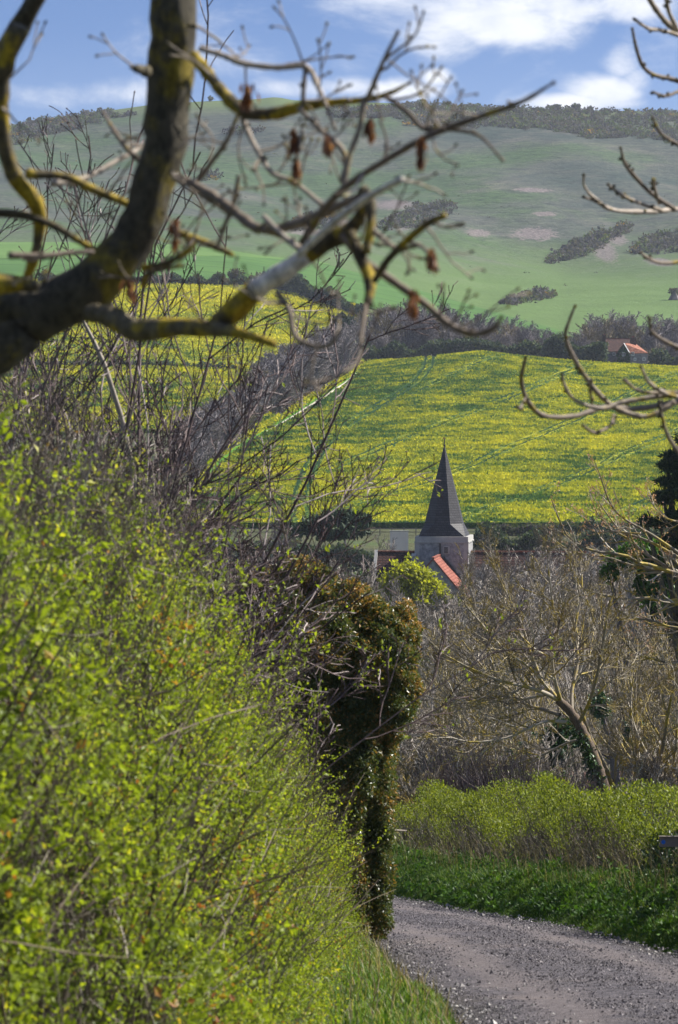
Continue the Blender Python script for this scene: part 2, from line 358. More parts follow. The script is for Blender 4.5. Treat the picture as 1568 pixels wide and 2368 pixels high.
# downs + valley material
m, n = newmat('downland'); p = pos(n); s3 = n('ShaderNodeSeparateXYZ', {0: p})
px_, py_, pz_ = s3.outputs
big = n.noise(p, .006, 5, .6); med = n.noise(p, .03, 6, .65)
sc = n('ShaderNodeMapping', {'Vector': p, 'Scale': (.35, .35, 2.4)}).outputs[0]
ter = n.noise(sc, .33, 5, .7, .3)               # sheep terraces along the contour
tuss = n.noise(p, .45, 4, .7)
hg = n.ramp(big, [(.40, (.042, .060, .053)), (.5, (.074, .083, .071)), (.60, (.055, .092, .042))])
hg = n.mix(n.math('MULTIPLY', n.step(med, .5, .72), .55), hg, (.135, .125, .112))
hg = n.mix(.75, hg, n.ramp(ter, [(.34, (.36, .40, .48)), (.52, (1, 1, 1)), (.68, (1.35, 1.33, 1.2))]), 'MULTIPLY')
hg = n.mix(.6, hg, n.ramp(tuss, [(.33, (.40, .44, .50)), (.65, (1.25, 1.25, 1.15))]), 'MULTIPLY')
low = n.math('SUBTRACT', 1.0, n.step(n.math('ADD', pz_, n.math('MULTIPLY', n.math('SUBTRACT', med, .5), 40.0)), 22.0, 62.0))
low = n.math('MULTIPLY', low, n.step(py_, 1150.0, 1300.0))
hg = n.mix(n.math('MULTIPLY', low, .9), hg, n.mix(n.step(med, .4, .65), (.085, .140, .040), (.105, .170, .050)))
top = n.math('MULTIPLY', n.step(pz_, 128.0, 143.0), .6); hg = n.mix(top, hg, (.115, .165, .04))
pur = None
for (ex, ey, rx, ry) in ((535, 234, 26, 8), (478, 233, 15, 5), (604, 250, 13, 16), (616, 238, 12, 10), (402, 222, 18, 12), (310, 232, 30, 6), (335, 222, 20, 8), (395, 205, 22, 8), (533, 190, 22, 3), (660, 262, 14, 7), (545, 214, 14, 3)):
    Yc = gp(ex, ey, 1450); c = at(ex, ey, Yc)
    a = n.math('DIVIDE', n.math('SUBTRACT', px_, float(c[0])), rx / FPX * Yc); b = n.math('DIVIDE', n.math('SUBTRACT', pz_, float(c[2])), ry / FPX * Yc)
    e = n.math('ADD', n.math('MULTIPLY', a, a), n.math('MULTIPLY', b, b)); pur = e if pur is None else n.math('MINIMUM', pur, e)
pm = n.step(n.math('ADD', n.math('EXPONENT', n.math('MULTIPLY', pur, -.7)), n.math('MULTIPLY', n.math('SUBTRACT', tuss, .5), 1.5)), .5, .75)
hg = n.mix(n.math('MULTIPLY', pm, .8), hg, n.mix(n.step(n.noise(p, .9, 4, .7), .35, .7), (.095, .085, .085), (.25, .20, .20)))
val = n.ramp(n.noise(p, .08, 6, .65), [(.35, (.05, .055, .028)), (.55, (.075, .08, .036)), (.7, (.06, .10, .03))])
near = n.ramp(n.noise(p, 1.6, 6, .7), [(.35, (.05, .042, .026)), (.55, (.045, .07, .02)), (.7, (.09, .08, .045))])
c = n.mix(n.step(py_, 90.0, 140.0), near, val); c = n.mix(n.step(py_, 1120.0, 1250.0), c, hg)
bmp = n('ShaderNodeBump', {'Strength': .9, 'Distance': .8, 'Height': n.math('ADD', ter, n.math('MULTIPLY', tuss, .8))}).outputs[0]
out(m, n, n('ShaderNodeBsdfPrincipled', {'Base Color': c, 'Roughness': .95, 'Specular IOR Level': .1, 'Normal': bmp}).outputs[0])
Yr = np.concatenate([np.arange(-60, 100, 4.0), np.arange(100, 600, 10.0), np.arange(600, 1500, 8.0), np.arange(1500, 2440, 8.0), np.arange(2440, 3390, 40.0)])
t_ = np.linspace(-1, 1, 321); s_ = np.sign(t_) * (.45 * np.abs(t_) + .55 * np.abs(t_) ** 3)
Wd = np.maximum(45, .42 * Yr)
X = s_[None, :] * Wd[:, None]; YY = np.repeat(Yr[:, None], len(s_), 1)
ZZ = H(X, YY)
LR = np.array([(-60, 3), (0, 3.6), (15, 4.2), (30, 4.2), (38, 3.9), (43, 3.6), (49, 3.25), (55, 2.75), (60, 2.0), (66, 1.4), (72, .75), (78, -.3), (84, -2.2), (88, -5), (92, -12)])
LL = np.array([(-60, -1), (0, -.3), (15, .6), (30.8, .86), (35, .62), (40, .52), (45, .40), (50, .10), (56, -.6), (62, -1.4), (68, -2.7), (74, -4.6), (78, -7), (81, -10), (84, -16)])
ZZ -= np.where((YY < 100) & (np.abs(X) < 30), .10, 0)       # lane, verges and banks are laid over this
ter_o = mesh_np('downs_and_valley', np.stack([X, YY, ZZ], -1).reshape(-1, 3), grid_faces(len(Yr), len(s_)), MAT['downland'], smooth=True)
tag(ter_o, kind='structure')

# fields, draped patches with the height of the crop
def patch(name, pxs, lowY, upY, nr, dz, mat, edge=None, hide=False):
    V = np.empty((nr, len(pxs), 3)); E = np.zeros((nr, len(pxs)))
    for j, p_ in enumerate(pxs):
        Y = np.linspace(lowY[j], upY[j], nr); x = (p_ - 339) / FPX * Y
        V[:, j, 0] = x; V[:, j, 1] = Y; V[:, j, 2] = H(x, Y) + dz
        if edge is not None: E[:, j] = edge(x, Y)
    rim = V.copy()                                         # the crop has a side as well as a top
    idx = np.concatenate([np.arange(len(pxs)), ])
    F = grid_faces(nr, len(pxs))
    bot = V[0].copy(); bot[:, 2] -= dz + .2; nb = nr * len(pxs)
    k = len(pxs); a = np.arange(k - 1)
    F2 = np.stack([nb + a, nb + a + 1, a + 1, a], -1)
    o = mesh_np(name, np.vstack([V.reshape(-1, 3), bot]), np.vstack([F, F2]), mat, smooth=True, tint=np.r_[E.ravel(), np.zeros(k)])
    return tag(o, kind='structure')
def m_rape(name, tram=None, yel=.5, streak=(1, 1, 1), mottl=1.0):
    m, n = newmat(name); p = pos(n); s3 = n('ShaderNodeSeparateXYZ', {0: p}); x, y, z = s3.outputs
    mp = n('ShaderNodeMapping', {'Vector': p, 'Scale': streak}).outputs[0]
    f = n.noise(mp, .55, 5, .72); b = n.noise(mp, .035, 5, .6); q = n.noise(mp, .16, 4, .65); fine = n.noise(p, 2.6, 3, .75)
    t = n.math('ADD', n.math('MULTIPLY', n.math('SUBTRACT', f, .5), 1.7), n.math('ADD', n.math('MULTIPLY', n.math('SUBTRACT', b, .5), 1.0 * mottl), n.math('MULTIPLY', n.math('SUBTRACT', q, .5), .9)))
    t = n.math('ADD', t, n.math('ADD', n.math('MULTIPLY', n.math('SUBTRACT', fine, .5), 1.1), yel))
    if tram is not None:
        wob = n.math('MULTIPLY', n.math('SUBTRACT', n.noise(p, .012, 3), .5), 9.0)
        c_ = n.math('ADD', n.math('SUBTRACT', x, n.math('MULTIPLY', y, tram)), wob)
        md = n.math('SUBTRACT', n.math('MODULO', n.math('ADD', c_, 2400.0), 24.0), 12.0)
        ln = n.math('SUBTRACT', 1.0, n.step(n.math('ABSOLUTE', n.math('SUBTRACT', n.math('ABSOLUTE', md), .95)), .10, .34))
        e_ = n('ShaderNodeAttribute', attribute_name='tint').outputs['Fac']
        ew = n.math('ADD', e_, n.math('MULTIPLY', wob, .35))
        l2 = n.math('SUBTRACT', 1.0, n.step(n.math('ABSOLUTE', n.math('SUBTRACT', n.math('ABSOLUTE', n.math('SUBTRACT', ew, 17.0)), .95)), .08, .30))
        ln = n.math('MULTIPLY', ln, n.step(ew, 16.0, 18.0))
        ln = n.math('MULTIPLY', n.math('MAXIMUM', ln, l2), n.step(n.noise(p, .05, 3), .30, .48))
        t = n.math('SUBTRACT', t, n.math('MULTIPLY', ln, .75))
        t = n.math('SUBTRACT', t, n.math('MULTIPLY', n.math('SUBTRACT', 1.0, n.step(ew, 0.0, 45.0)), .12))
    c = n.ramp(t, [(.08, (.010, .036, .010)), (.36, (.035, .085, .016)), (.50, (.17, .205, .022)), (.72, (.33, .31, .02)), (1.0, (.46, .41, .025))])
    bm = n('ShaderNodeBump', {'Strength': .8, 'Distance': .5, 'Height': n.math('ADD', f, n.math('MULTIPLY', fine, .5))}).outputs[0]
    out(m, n, n('ShaderNodeBsdfPrincipled', {'Base Color': c, 'Roughness': .95, 'Specular IOR Level': .05, 'Normal': bm}).outputs[0])
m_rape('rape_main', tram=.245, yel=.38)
m_rape('rape_left', yel=.56, streak=(.25, 1.2, 1.2), mottl=.6)
m_rape('rape_low', yel=.46, streak=(.25, 1.2, 1.2), mottl=1.5)
def m_field(name, c1, c2, sc, lines=None):
    m, n = newmat(name); p = pos(n); f = n.noise(p, sc, 6, .65); c = n.ramp(f, [(.35, c1), (.65, c2)])
    if lines:
        s3 = n('ShaderNodeSeparateXYZ', {0: p}); cc = n.math('ADD', n.math('ADD', n.math('MULTIPLY', s3.outputs[0], lines[0]), s3.outputs[1]), n.math('MULTIPLY', n.noise(p, .01, 2), 14.0))
        md = n.math('ABSOLUTE', n.math('SUBTRACT', n.math('MODULO', n.math('ADD', cc, 2400.0), 24.0), 12.0))
        c = n.mix(n.math('MULTIPLY', n.math('SUBTRACT', 1.0, n.step(md, .4, 1.6)), .6), c, tuple(a * .5 for a in c1))
    bm = n('ShaderNodeBump', {'Strength': .6, 'Distance': .25, 'Height': n.noise(p, 1.2, 4, .7)}).outputs[0]
    out(m, n, n('ShaderNodeBsdfPrincipled', {'Base Color': c, 'Roughness': .9, 'Specular IOR Level': .1, 'Normal': bm}).outputs[0])
m_field('wheat', (.050, .115, .026), (.072, .150, .034), .03, (.35,))
m_field('meadow', (.078, .150, .036), (.105, .185, .048), .05)
m_field('margin', (.06, .17, .015), (.10, .24, .02), .3)
m_field('chalk', (.36, .33, .28), (.52, .48, .40), .5)

lx = np.array([185, 190, 200, 215, 235, 255, 275, 300, 325, 345, 358, 366.]); ly = np.array([530, 515, 495, 475, 456, 443, 432, 418, 402, 388, 376, 362.])
pxs = np.concatenate([np.linspace(186, 366, 60), np.linspace(370, 1000, 90)])
EY = np.array([gp(p_, np.interp(p_, lx, ly), 601) for p_ in np.linspace(186, 366, 60)]); EX = (np.linspace(186, 366, 60) - 339) / FPX * EY
EY = np.maximum.accumulate(EY)
def edged(x, Y): return x - np.interp(Y, EY, EX)
upY = np.concatenate([EY, np.interp(np.linspace(370, 1000, 90), [370, 400, 1000], [EY[-1] + 6, 1022, 1022])])
patch('rape_field', pxs, np.full(len(pxs), 603.0), upY, 120, .9, MAT['rape_main'], edged)
# bright grass headland with a chalk path along the left edge of the rape
pm_ = np.linspace(196, 366, 70); mY = np.interp(pm_, np.linspace(186, 366, 60), EY)
mU = np.array([gp(p_, np.interp(p_, lx, ly) - 9, 601, 1100) for p_ in pm_])
patch('grass_headland', pm_, mY + .5, np.minimum(np.maximum(mY + 32, mU), mY + 55), 8, .35, MAT['margin'])
patch('chalk_path', np.linspace(262, 365, 60), np.interp(np.linspace(262, 365, 60), pm_, mY) + 8.5, np.interp(np.linspace(262, 365, 60), pm_, mY) + np.linspace(11.5, 13, 60), 3, .5, MAT['chalk'])
def ycurve(pxs, pts, Y0=820): return np.array([gp(p_, np.interp(p_, [a for a, _ in pts], [b for _, b in pts]), Y0) for p_ in pxs])
HLINE = [(-300, 281), (0, 281), (155, 283.5), (230, 286.5), (290, 293), (340, 304), (364, 310), (400, 322)]
pl = np.linspace(-300, 368, 100)
patch('upper_rape_field', pl, ycurve(pl, [(-300, 365), (0, 365), (240, 365), (368, 360)], 900), ycurve(pl, HLINE, 950), 50, .8, MAT['rape_left'])
pl = np.linspace(-300, 275, 80)
patch('lower_rape_field', pl, ycurve(pl, [(-300, 445), (275, 430)], 700), ycurve(pl, [(-300, 369), (275, 369)], 850), 40, .8, MAT['rape_low'])
GUP = [(-300, 243), (60, 243), (185, 245.5), (227, 251), (265, 257), (316, 262), (356, 270), (425, 284), (480, 296), (515, 308), (545, 318), (585, 331)]
GMID = [(-300, 262), (60, 260), (185, 257), (227, 257), (265, 259), (316, 263.5), (330, 266), (590, 340)]
pl = np.linspace(-300, 585, 130)
patch('wheat_field', pl, ycurve(pl, [(a, b - 3) for a, b in HLINE] + [(450, 338), (520, 350), (590, 352)], 1030), np.maximum(ycurve(pl, GMID, 1030), ycurve(pl, GUP, 1030) * 0), 30, .35, MAT['wheat'])
pl = np.linspace(-300, 330, 80)
patch('pasture', pl, ycurve(pl, GMID, 1100) + 1, ycurve(pl, GUP, 1100), 14, .3, MAT['meadow'])

# the standing crop itself: flower heads and leaves over each sheet
def vnoise(x, y, s, seed):
    x = x / s; y = y / s; i = np.floor(x).astype(int); j = np.floor(y).astype(int); fx = x - i; fy = y - j; fx = fx * fx * (3 - 2 * fx); fy = fy * fy * (3 - 2 * fy)
    h = lambda a, b: (np.sin(a * 127.1 + b * 311.7 + seed * 74.7) * 43758.5453) % 1.0
    return (h(i, j) * (1 - fx) + h(i + 1, j) * fx) * (1 - fy) + (h(i, j + 1) * (1 - fx) + h(i + 1, j + 1) * fx) * fy
m_leaf('rape_plant', [(0, (.040, .105, .026)), (.34, (.085, .17, .026)), (.50, (.26, .30, .026)), (.72, (.48, .47, .022)), (1, (.64, .58, .025))], .3, .8, .05, (1, 1, .9))
def crop(n_, pxl, pxh, lo, up, r, size, seed, yel, tram=None, dz=.7, label=''):
    px = r.uniform(pxl, pxh, n_); Y = lo(px) + (up(px) - lo(px)) * r.random(n_) ** .9; x = (px - 339) / FPX * Y
    t = yel + .48 * (vnoise(x, Y, 1.9, seed) - .5) + .50 * (vnoise(x, Y, 5.5, seed + 1) - .5) + .40 * (vnoise(x, Y, 26, seed + 2) - .5) + .22 * (vnoise(x, Y, 70, seed + 3) - .5) + r.normal(0, .075, n_)
    keep = np.ones(n_, bool)
    if tram is not None:
        wob = 5.0 * (vnoise(x, Y, 90, 5) - .5); md = np.mod(x - tram * Y + wob + 2400, 24) - 12; e_ = edged(x, Y) + wob * .4
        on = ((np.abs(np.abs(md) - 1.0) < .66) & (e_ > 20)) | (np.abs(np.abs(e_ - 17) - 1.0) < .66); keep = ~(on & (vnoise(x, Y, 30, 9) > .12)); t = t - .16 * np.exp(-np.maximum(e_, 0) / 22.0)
    x, Y, t = x[keep], Y[keep], t[keep]; nn = len(x)
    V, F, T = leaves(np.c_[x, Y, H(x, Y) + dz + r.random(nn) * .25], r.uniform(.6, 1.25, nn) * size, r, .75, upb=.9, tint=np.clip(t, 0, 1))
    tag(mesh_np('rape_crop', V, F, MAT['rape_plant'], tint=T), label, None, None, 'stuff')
rc = np.random.default_rng(31)
crop(240000, 188, 700, lambda p_: np.full(len(p_), 604.0), lambda p_: np.interp(p_, pxs, upY) - 1, rc, .55, 1, .62, .245, label='flowering oilseed rape of the big field behind the church')
_pl = np.linspace(-300, 368, 60); _lo = ycurve(_pl, [(-300, 365), (0, 365), (240, 365), (368, 360)], 900); _up = ycurve(_pl, HLINE, 950)
crop(70000, -20, 366, lambda p_: np.interp(p_, _pl, _lo), lambda p_: np.interp(p_, _pl, _up), rc, .8, 11, .66, label='flowering oilseed rape of the upper left field')
_l2 = ycurve(_pl, [(-300, 445), (275, 430)], 700); _u2 = ycurve(_pl, [(-300, 369), (275, 369)], 850)
crop(45000, -20, 272, lambda p_: np.interp(p_, _pl, _l2), lambda p_: np.interp(p_, _pl, _u2), rc, .75, 21, .56, label='patchy oilseed rape of the lower left field')

# ------------------------------------------------------------------ lane, verges
def curve_xy(pts, n_):
    p_ = resample(np.c_[pts[:, 1], pts[:, 0]], n_); return p_
NL = 220
cl, cr = curve_xy(LL[1:], NL), curve_xy(LR[1:], NL)
m, n = newmat('lane_gravel'); p = pos(n)
a = n.noise(p, 7.0, 10, .9); b = n('ShaderNodeTexVoronoi', {'Vector': p, 'Scale': 22.0}).outputs; d = n.noise(p, .55, 5, .6, .4); e = n.noise(p, 45.0, 3, .7)
c = n.ramp(a, [(.38, (.022, .019, .023)), (.5, (.078, .067, .076)), (.61, (.24, .212, .225))])
c = n.mix(n.math('MULTIPLY', n.step(d, .50, .66), .55), c, n.ramp(a, [(.34, (.11, .088, .080)), (.66, (.25, .205, .19))]))
c = n.mix(.6, c, n.ramp(b[0], [(0.05, (1.3, 1.3, 1.3)), (.55, (.55, .55, .55))]), 'MULTIPLY')
c = n.mix(.35, c, n.ramp(e, [(.3, (.35, .35, .35)), (.7, (1.5, 1.5, 1.5))]), 'MULTIPLY')
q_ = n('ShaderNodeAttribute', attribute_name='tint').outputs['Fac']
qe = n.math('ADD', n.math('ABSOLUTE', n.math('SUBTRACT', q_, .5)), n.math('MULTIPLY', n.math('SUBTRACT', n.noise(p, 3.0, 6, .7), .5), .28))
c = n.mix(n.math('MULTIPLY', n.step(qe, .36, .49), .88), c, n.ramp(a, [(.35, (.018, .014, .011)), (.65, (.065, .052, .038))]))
rut = n.math('MULTIPLY', n.step(n.math('ABSOLUTE', n.math('SUBTRACT', n.math('ABSOLUTE', n.math('SUBTRACT', n.math('ADD', q_, n.math('MULTIPLY', n.math('SUBTRACT', d, .5), .25)), .5)), .24)), .12, .03), .38)
c = n.mix(rut, c, n.ramp(e, [(.3, (.15, .120, .112)), (.7, (.27, .225, .21))]))
bm = n('ShaderNodeBump', {'Strength': 1.0, 'Distance': .03, 'Height': n.math('ADD', a, n.math('MULTIPLY', b[0], -.6))}).outputs[0]
out(m, n, n('ShaderNodeBsdfPrincipled', {'Base Color': c, 'Roughness': .75, 'Specular IOR Level': .35, 'Normal': bm}).outputs[0])
nc = 14; q = np.linspace(0, 1, nc)
V = np.empty((NL, nc, 3)); V[:, :, :2] = cl[:, None, :] * (1 - q)[None, :, None] + cr[:, None, :] * q[None, :, None]
V[:, :, 2] = H(V[:, :, 0], V[:, :, 1]) + .02 + .05 * np.sin(q * math.pi)[None, :] + .012 * np.sin(V[:, :, 0] * 3.1 + V[:, :, 1] * 1.3)
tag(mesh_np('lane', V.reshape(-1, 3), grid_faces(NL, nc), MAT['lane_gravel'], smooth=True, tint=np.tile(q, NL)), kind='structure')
# loose stones, many along the edges
r = np.random.default_rng(3); ns = 7000
k = r.integers(30, NL - 40, ns); qq = np.where(r.random(ns) < .5, r.random(ns), np.where(r.random(ns) < .6, 1 - np.abs(r.normal(0, .05, ns)), np.abs(r.normal(0, .06, ns))))
ctr = cl[k] * (1 - qq)[:, None] + cr[k] * qq[:, None] + r.normal(0, .08, (ns, 2)); sz = r.gamma(2.0, .0036, ns) + .005
octv = np.array([(1, 0, 0), (0, 1, 0), (-1, 0, 0), (0, -1, 0), (0, 0, .8), (0, 0, -.5)]); octf = np.array([(0, 1, 4), (1, 2, 4), (2, 3, 4), (3, 0, 4), (1, 0, 5), (2, 1, 5), (3, 2, 5), (0, 3, 5)])
V = octv[None] * (sz[:, None, None] * r.uniform(.6, 1.4, (ns, 6, 1))); an = r.uniform(0, 6.3, ns); ca, sa = np.cos(an)[:, None], np.sin(an)[:, None]
Vx = V[:, :, 0] * ca - V[:, :, 1] * sa; Vy = V[:, :, 0] * sa + V[:, :, 1] * ca
V = np.stack([Vx + ctr[:, 0:1], Vy + ctr[:, 1:2], V[:, :, 2] + (H(ctr[:, 0], ctr[:, 1]) + .05)[:, None]], -1)
m_twig('stone', [(0, (.05, .048, .05)), (.6, (.17, .16, .16)), (.9, (.32, .30, .29)), (1, (.60, .57, .53))])
tag(mesh_np('gravel', V.reshape(-1, 3), (octf[None] + 6 * np.arange(ns)[:, None, None]).reshape(-1, 3), MAT['stone'], tint=np.repeat(r.random(ns), 6)), 'loose flint gravel scattered over the lane', None, None, 'stuff')
ng_ = 120000; k = r.integers(30, NL - 40, ng_); kf = k + r.random(ng_); qq = r.random(ng_); i_ = kf.astype(int); f_ = (kf - i_)[:, None]
ctr = (cl[i_] * (1 - f_) + cl[i_ + 1] * f_) * (1 - qq)[:, None] + (cr[i_] * (1 - f_) + cr[i_ + 1] * f_) * qq[:, None]
dust = np.sin(ctr[:, 0] * 2.1 + ctr[:, 1] * .31) * np.sin(ctr[:, 1] * .23 - ctr[:, 0] * .9 + 1) + .5 * np.sin(ctr[:, 0] * 5 + ctr[:, 1] * .8)
kp = r.random(ng_) < np.clip(.85 - .35 * dust - .75 * np.exp(-((np.abs(qq - .5 + .05 * np.sin(ctr[:, 1] * .4)) - .25) / .075) ** 2), .06, 1); ctr, qq = ctr[kp], qq[kp]; ng_ = len(ctr); sz = r.gamma(3.0, .0021, ng_) + .0035
pyr = np.array([(1, 0, 0), (0, 1, 0), (-1, 0, 0), (0, -1, 0), (0, 0, .85)]); pyf = np.array([(0, 1, 4), (1, 2, 4), (2, 3, 4), (3, 0, 4)])
V = pyr[None] * (sz[:, None, None] * r.uniform(.55, 1.45, (ng_, 5, 1))); V[:, 4, :2] += r.normal(0, .4, (ng_, 2)) * sz[:, None]; an = r.uniform(0, 6.3, ng_); ca, sa = np.cos(an)[:, None], np.sin(an)[:, None]
Vx = V[:, :, 0] * ca - V[:, :, 1] * sa; Vy = V[:, :, 0] * sa + V[:, :, 1] * ca
V = np.stack([Vx + ctr[:, 0:1], Vy + ctr[:, 1:2], V[:, :, 2] + (H(ctr[:, 0], ctr[:, 1]) + .018 + .05 * np.sin(qq * math.pi) + .012 * np.sin(ctr[:, 0] * 3.1 + ctr[:, 1] * 1.3))[:, None]], -1)
m_twig('chipping', [(0, (.035, .030, .035)), (.55, (.105, .092, .10)), (.88, (.19, .172, .185)), (1, (.34, .31, .31))])
tag(mesh_np('gravel', V.reshape(-1, 3), (pyf[None] + 5 * np.arange(ng_)[:, None, None]).reshape(-1, 3), MAT['chipping'], tint=np.repeat(r.random(ng_), 5)), 'dark grey stone chippings surfacing the lane', None, None, 'stuff')
# right-hand bank
def normal_right(c2):
    t = np.gradient(c2, axis=0); t = unit(t); return np.c_[t[:, 1], -t[:, 0]]
nr_ = normal_right(cr)
offs = np.array([0, .12, .3, .6, 1.0, 1.5, 2.4, 3.6, 5.0]); hgt = np.array([-.04, .03, .14, .36, .55, .62, .60, .5, .2])
V = np.empty((NL, len(offs), 3)); V[:, :, :2] = cr[:, None, :] + nr_[:, None, :] * offs[None, :, None]
V[:, :, 2] = H(V[:, :, 0], V[:, :, 1]) + hgt + .05 * np.sin(V[:, :, 1] * 1.7) * np.clip(offs, 0, .5) * 2
m_field('earth_bank', (.035, .045, .018), (.06, .065, .03), 2.0)
RB = V.copy()
tag(mesh_np('grass_bank', V.reshape(-1, 3), grid_faces(NL, len(offs)), MAT['earth_bank'], smooth=True), kind='structure')
nl_ = -normal_right(cl)
offl = np.array([0, .1, .3, .7, 1.5]); hl = np.array([-.03, .04, .09, .16, .2])
V = np.empty((NL, len(offl), 3)); V[:, :, :2] = cl[:, None, :] + nl_[:, None, :] * offl[None, :, None]; V[:, :, 2] = H(V[:, :, 0], V[:, :, 1]) + hl
LB = V.copy()
tag(mesh_np('left_verge', V.reshape(-1, 3), grid_faces(NL, len(offl)), MAT['earth_bank'], smooth=True), kind='structure')
def blades(base, h, r, lean=.45, wdt=.006, tint=None):
    Nn = len(base); d = rdir(Nn, r); d[:, 2] = 0; d = unit(d); sd = np.c_[-d[:, 1], d[:, 0], np.zeros(Nn)]
    h = h[:, None]; l = r.uniform(.1, 1, (Nn, 1)) * lean * h
    w_ = wdt * r.uniform(.7, 1.5, (Nn, 1)) * sd; up_ = np.array([[0, 0, 1.0]])
    V = np.stack([base - w_, base + w_, base + w_ * .8 + up_ * h * .6 + d * l * .35, base - w_ * .8 + up_ * h * .6 + d * l * .35, base + up_ * h * .95 + d * l], 1)
    i = np.arange(Nn)[:, None] * 5
    return V.reshape(-1, 3), [i + np.array([[0, 1, 2, 3]]), i + np.array([[3, 2, 4]])], np.repeat(r.random(Nn) if tint is None else tint, 5)
def on_strip(G, n_, r, k0, k1, u0, u1):
    k = r.uniform(k0, k1, n_); u_ = r.uniform(u0, u1, n_) ; i = k.astype(int); f = (k - i)[:, None]; j = np.minimum(u_.astype(int), G.shape[1] - 2); g_ = (u_ - j)[:, None]
    a = G[i, j] * (1 - f) + G[i + 1, j] * f; b = G[i, j + 1] * (1 - f) + G[i + 1, j + 1] * f
    return a * (1 - g_) + b * g_
r = np.random.default_rng(4)
kA, kB = 60, NL - 30
b1 = on_strip(RB, 130000, r, kA, kB, .4, 5.0); cl_ = .5 + .5 * np.sin(b1[:, 0] * 4.2 + b1[:, 1] * 2.7) * np.sin(b1[:, 1] * 1.9 - b1[:, 0])
hh = (.05 + .17 * cl_ * r.random(len(b1))) * np.clip((b1[:, 2] - H(b1[:, 0], b1[:, 1])) * 4 + .35, .3, 1.15)
V, F, T = blades(b1, hh, r, .9, .0055, np.clip(r.beta(2, 3, len(b1)) + (cl_ - .5) * .3, 0, 1))
tag(mesh_np('verge_grass', V, F, MAT['grass_blade'], tint=T), 'lush green grass on the bank right of the lane', None, None, 'stuff')
b2 = on_strip(LB, 42000, r, kA, kB, .2, 4.0)
V, F, T = blades(b2, r.uniform(.03, .12, len(b2)), r, .9, .0045)
tag(mesh_np('verge_grass', V, F, MAT['grass_blade'], tint=T), 'short grass along the left edge of the lane', None, None, 'stuff')
wd_ = on_strip(RB, 700, r, kA, kB, 1.2, 5.2); wc = np.repeat(wd_, 22, 0) + r.normal(0, 1, (700 * 22, 3)) * np.repeat(r.uniform(.03, .12, (700, 1)), 22, 0) * np.array([1, 1, .6]) + np.array([0, 0, .10])
V, F, T = leaves(wc, np.repeat(r.uniform(.025, .10, 700), 22), r, .6, upb=.3, tint=np.clip(np.repeat(r.beta(2, 2.5, 700), 22) + r.normal(0, .1, len(wc)), 0, 1))
tag(mesh_np('verge_weeds', V, F, MAT['leaf_green'], tint=T), 'broad-leaved weeds among the grass of the right bank', None, None, 'stuff')
wd_ = on_strip(LB, 1500, r, kA, kB, .1, 3.5); V, F, T = blades(wd_, r.uniform(.08, .3, 1500), r, .9, .0035)
tag(mesh_np('dry_stalks', V, F, MAT['grass_dry'], tint=T), 'dry straw stalks along the foot of the left hedge', None, None, 'stuff')
b3 = on_strip(RB, 1500, r, kA, kB, 3.2, 5.5)
V, F, T = blades(b3, r.uniform(.25, .75, len(b3)), r, .9, .003)
tag(mesh_np('dry_stalks', V, F, MAT['grass_dry'], tint=T), 'dry pale stalks standing along the top of the grass bank', None, None, 'stuff')

# ------------------------------------------------------------------ plants: general builders
def tree_groups(P, D, L, Rr, levels, r, t0=None):
    """levels: list of dicts; returns tube groups and the tips"""
    gs = []
    for k, lv in enumerate(levels):
        pts, rad = grow(P, D, L, Rr, lv['n'], lv.get('wob', .12), lv.get('trop', .05), lv.get('taper', .5), r)
        gs.append((pts, np.maximum(rad, lv.get('rmin', .002)), r.random(len(P)), lv.get('sides', 3)))
        if k + 1 < len(levels):
            q_ = levels[k + 1]
            P, D, L, Rr = kids(pts, rad, L, q_['nc'], q_.get('t0', .25), 1.0, q_.get('a0', .4), q_.get('a1', .9), q_.get('ratio', .6), q_.get('rr', .6), r)
    return gs
def bushleaf(cen, rad, n_, r, squash=.0, shell=.55, lump=.25):
    d = rdir(n_, r); lmp = 1 + lump * np.sin(d[:, 0] * 5 + cen[0] * 3) * np.sin(d[:, 1] * 4 + cen[1]) + lump * .8 * np.sin(d[:, 2] * 7 + d[:, 0] * 6 + cen[0])
    q_ = (shell + (1 - shell) * r.random(n_) ** .6) * lmp
    pnt = np.asarray(cen) + d * q_[:, None] * np.asarray(rad)
    return pnt
# ------------------------------------------------------------------ church
CH = ground_pt(444.4, 433, 0); CROT = R(-7.5)
px2m = 430 / FPX
def zl(py, Y=430): return zray(py, Y) - CH[2]
church = thing('church', 'flint parish church with a dark shingled broach spire rising above the bare trees', 'church', CH, CROT)
hw = 2.88
ztop, zstr = zl(536.8), zl(542.8)
b = MB(); b.box(-hw + .06, hw - .06, -hw + .06, hw - .06, -1, zstr); o = b.build('tower', MAT['flint'], church)
b = MB(); t_h = .32                                            # parapet: four walls butted, hollow
for (x0, x1, y0, y1) in ((-hw, hw, -hw, -hw + t_h), (-hw, hw, hw - t_h, hw), (-hw, -hw + t_h, -hw + t_h, hw - t_h), (hw - t_h, hw, -hw + t_h, hw - t_h)): b.box(x0, x1, y0, y1, zstr + .004, ztop)
b.build('parapet', MAT['ashlar'], church)
b = MB(); b.box(-hw - .07, hw + .07, -hw - .07, -hw - .002, zstr - .02, zstr + .12); b.box(hw + .002, hw + .07, -hw, hw, zstr - .02, zstr + .12); b.build('string_course', MAT['ashlar'], church)
for sx_ in (-1, 1):
    b = MB(); b.box(sx_ * (hw - .22) - .26, sx_ * (hw - .22) + .26, -hw - .004 + .05, -hw + .4, 3.0, zstr - .03)
    b.build('corner_quoin', MAT['ashlar'], church)
wx0, wx1, wz0, wz1 = .28, .70, zl(553), zl(547.4)
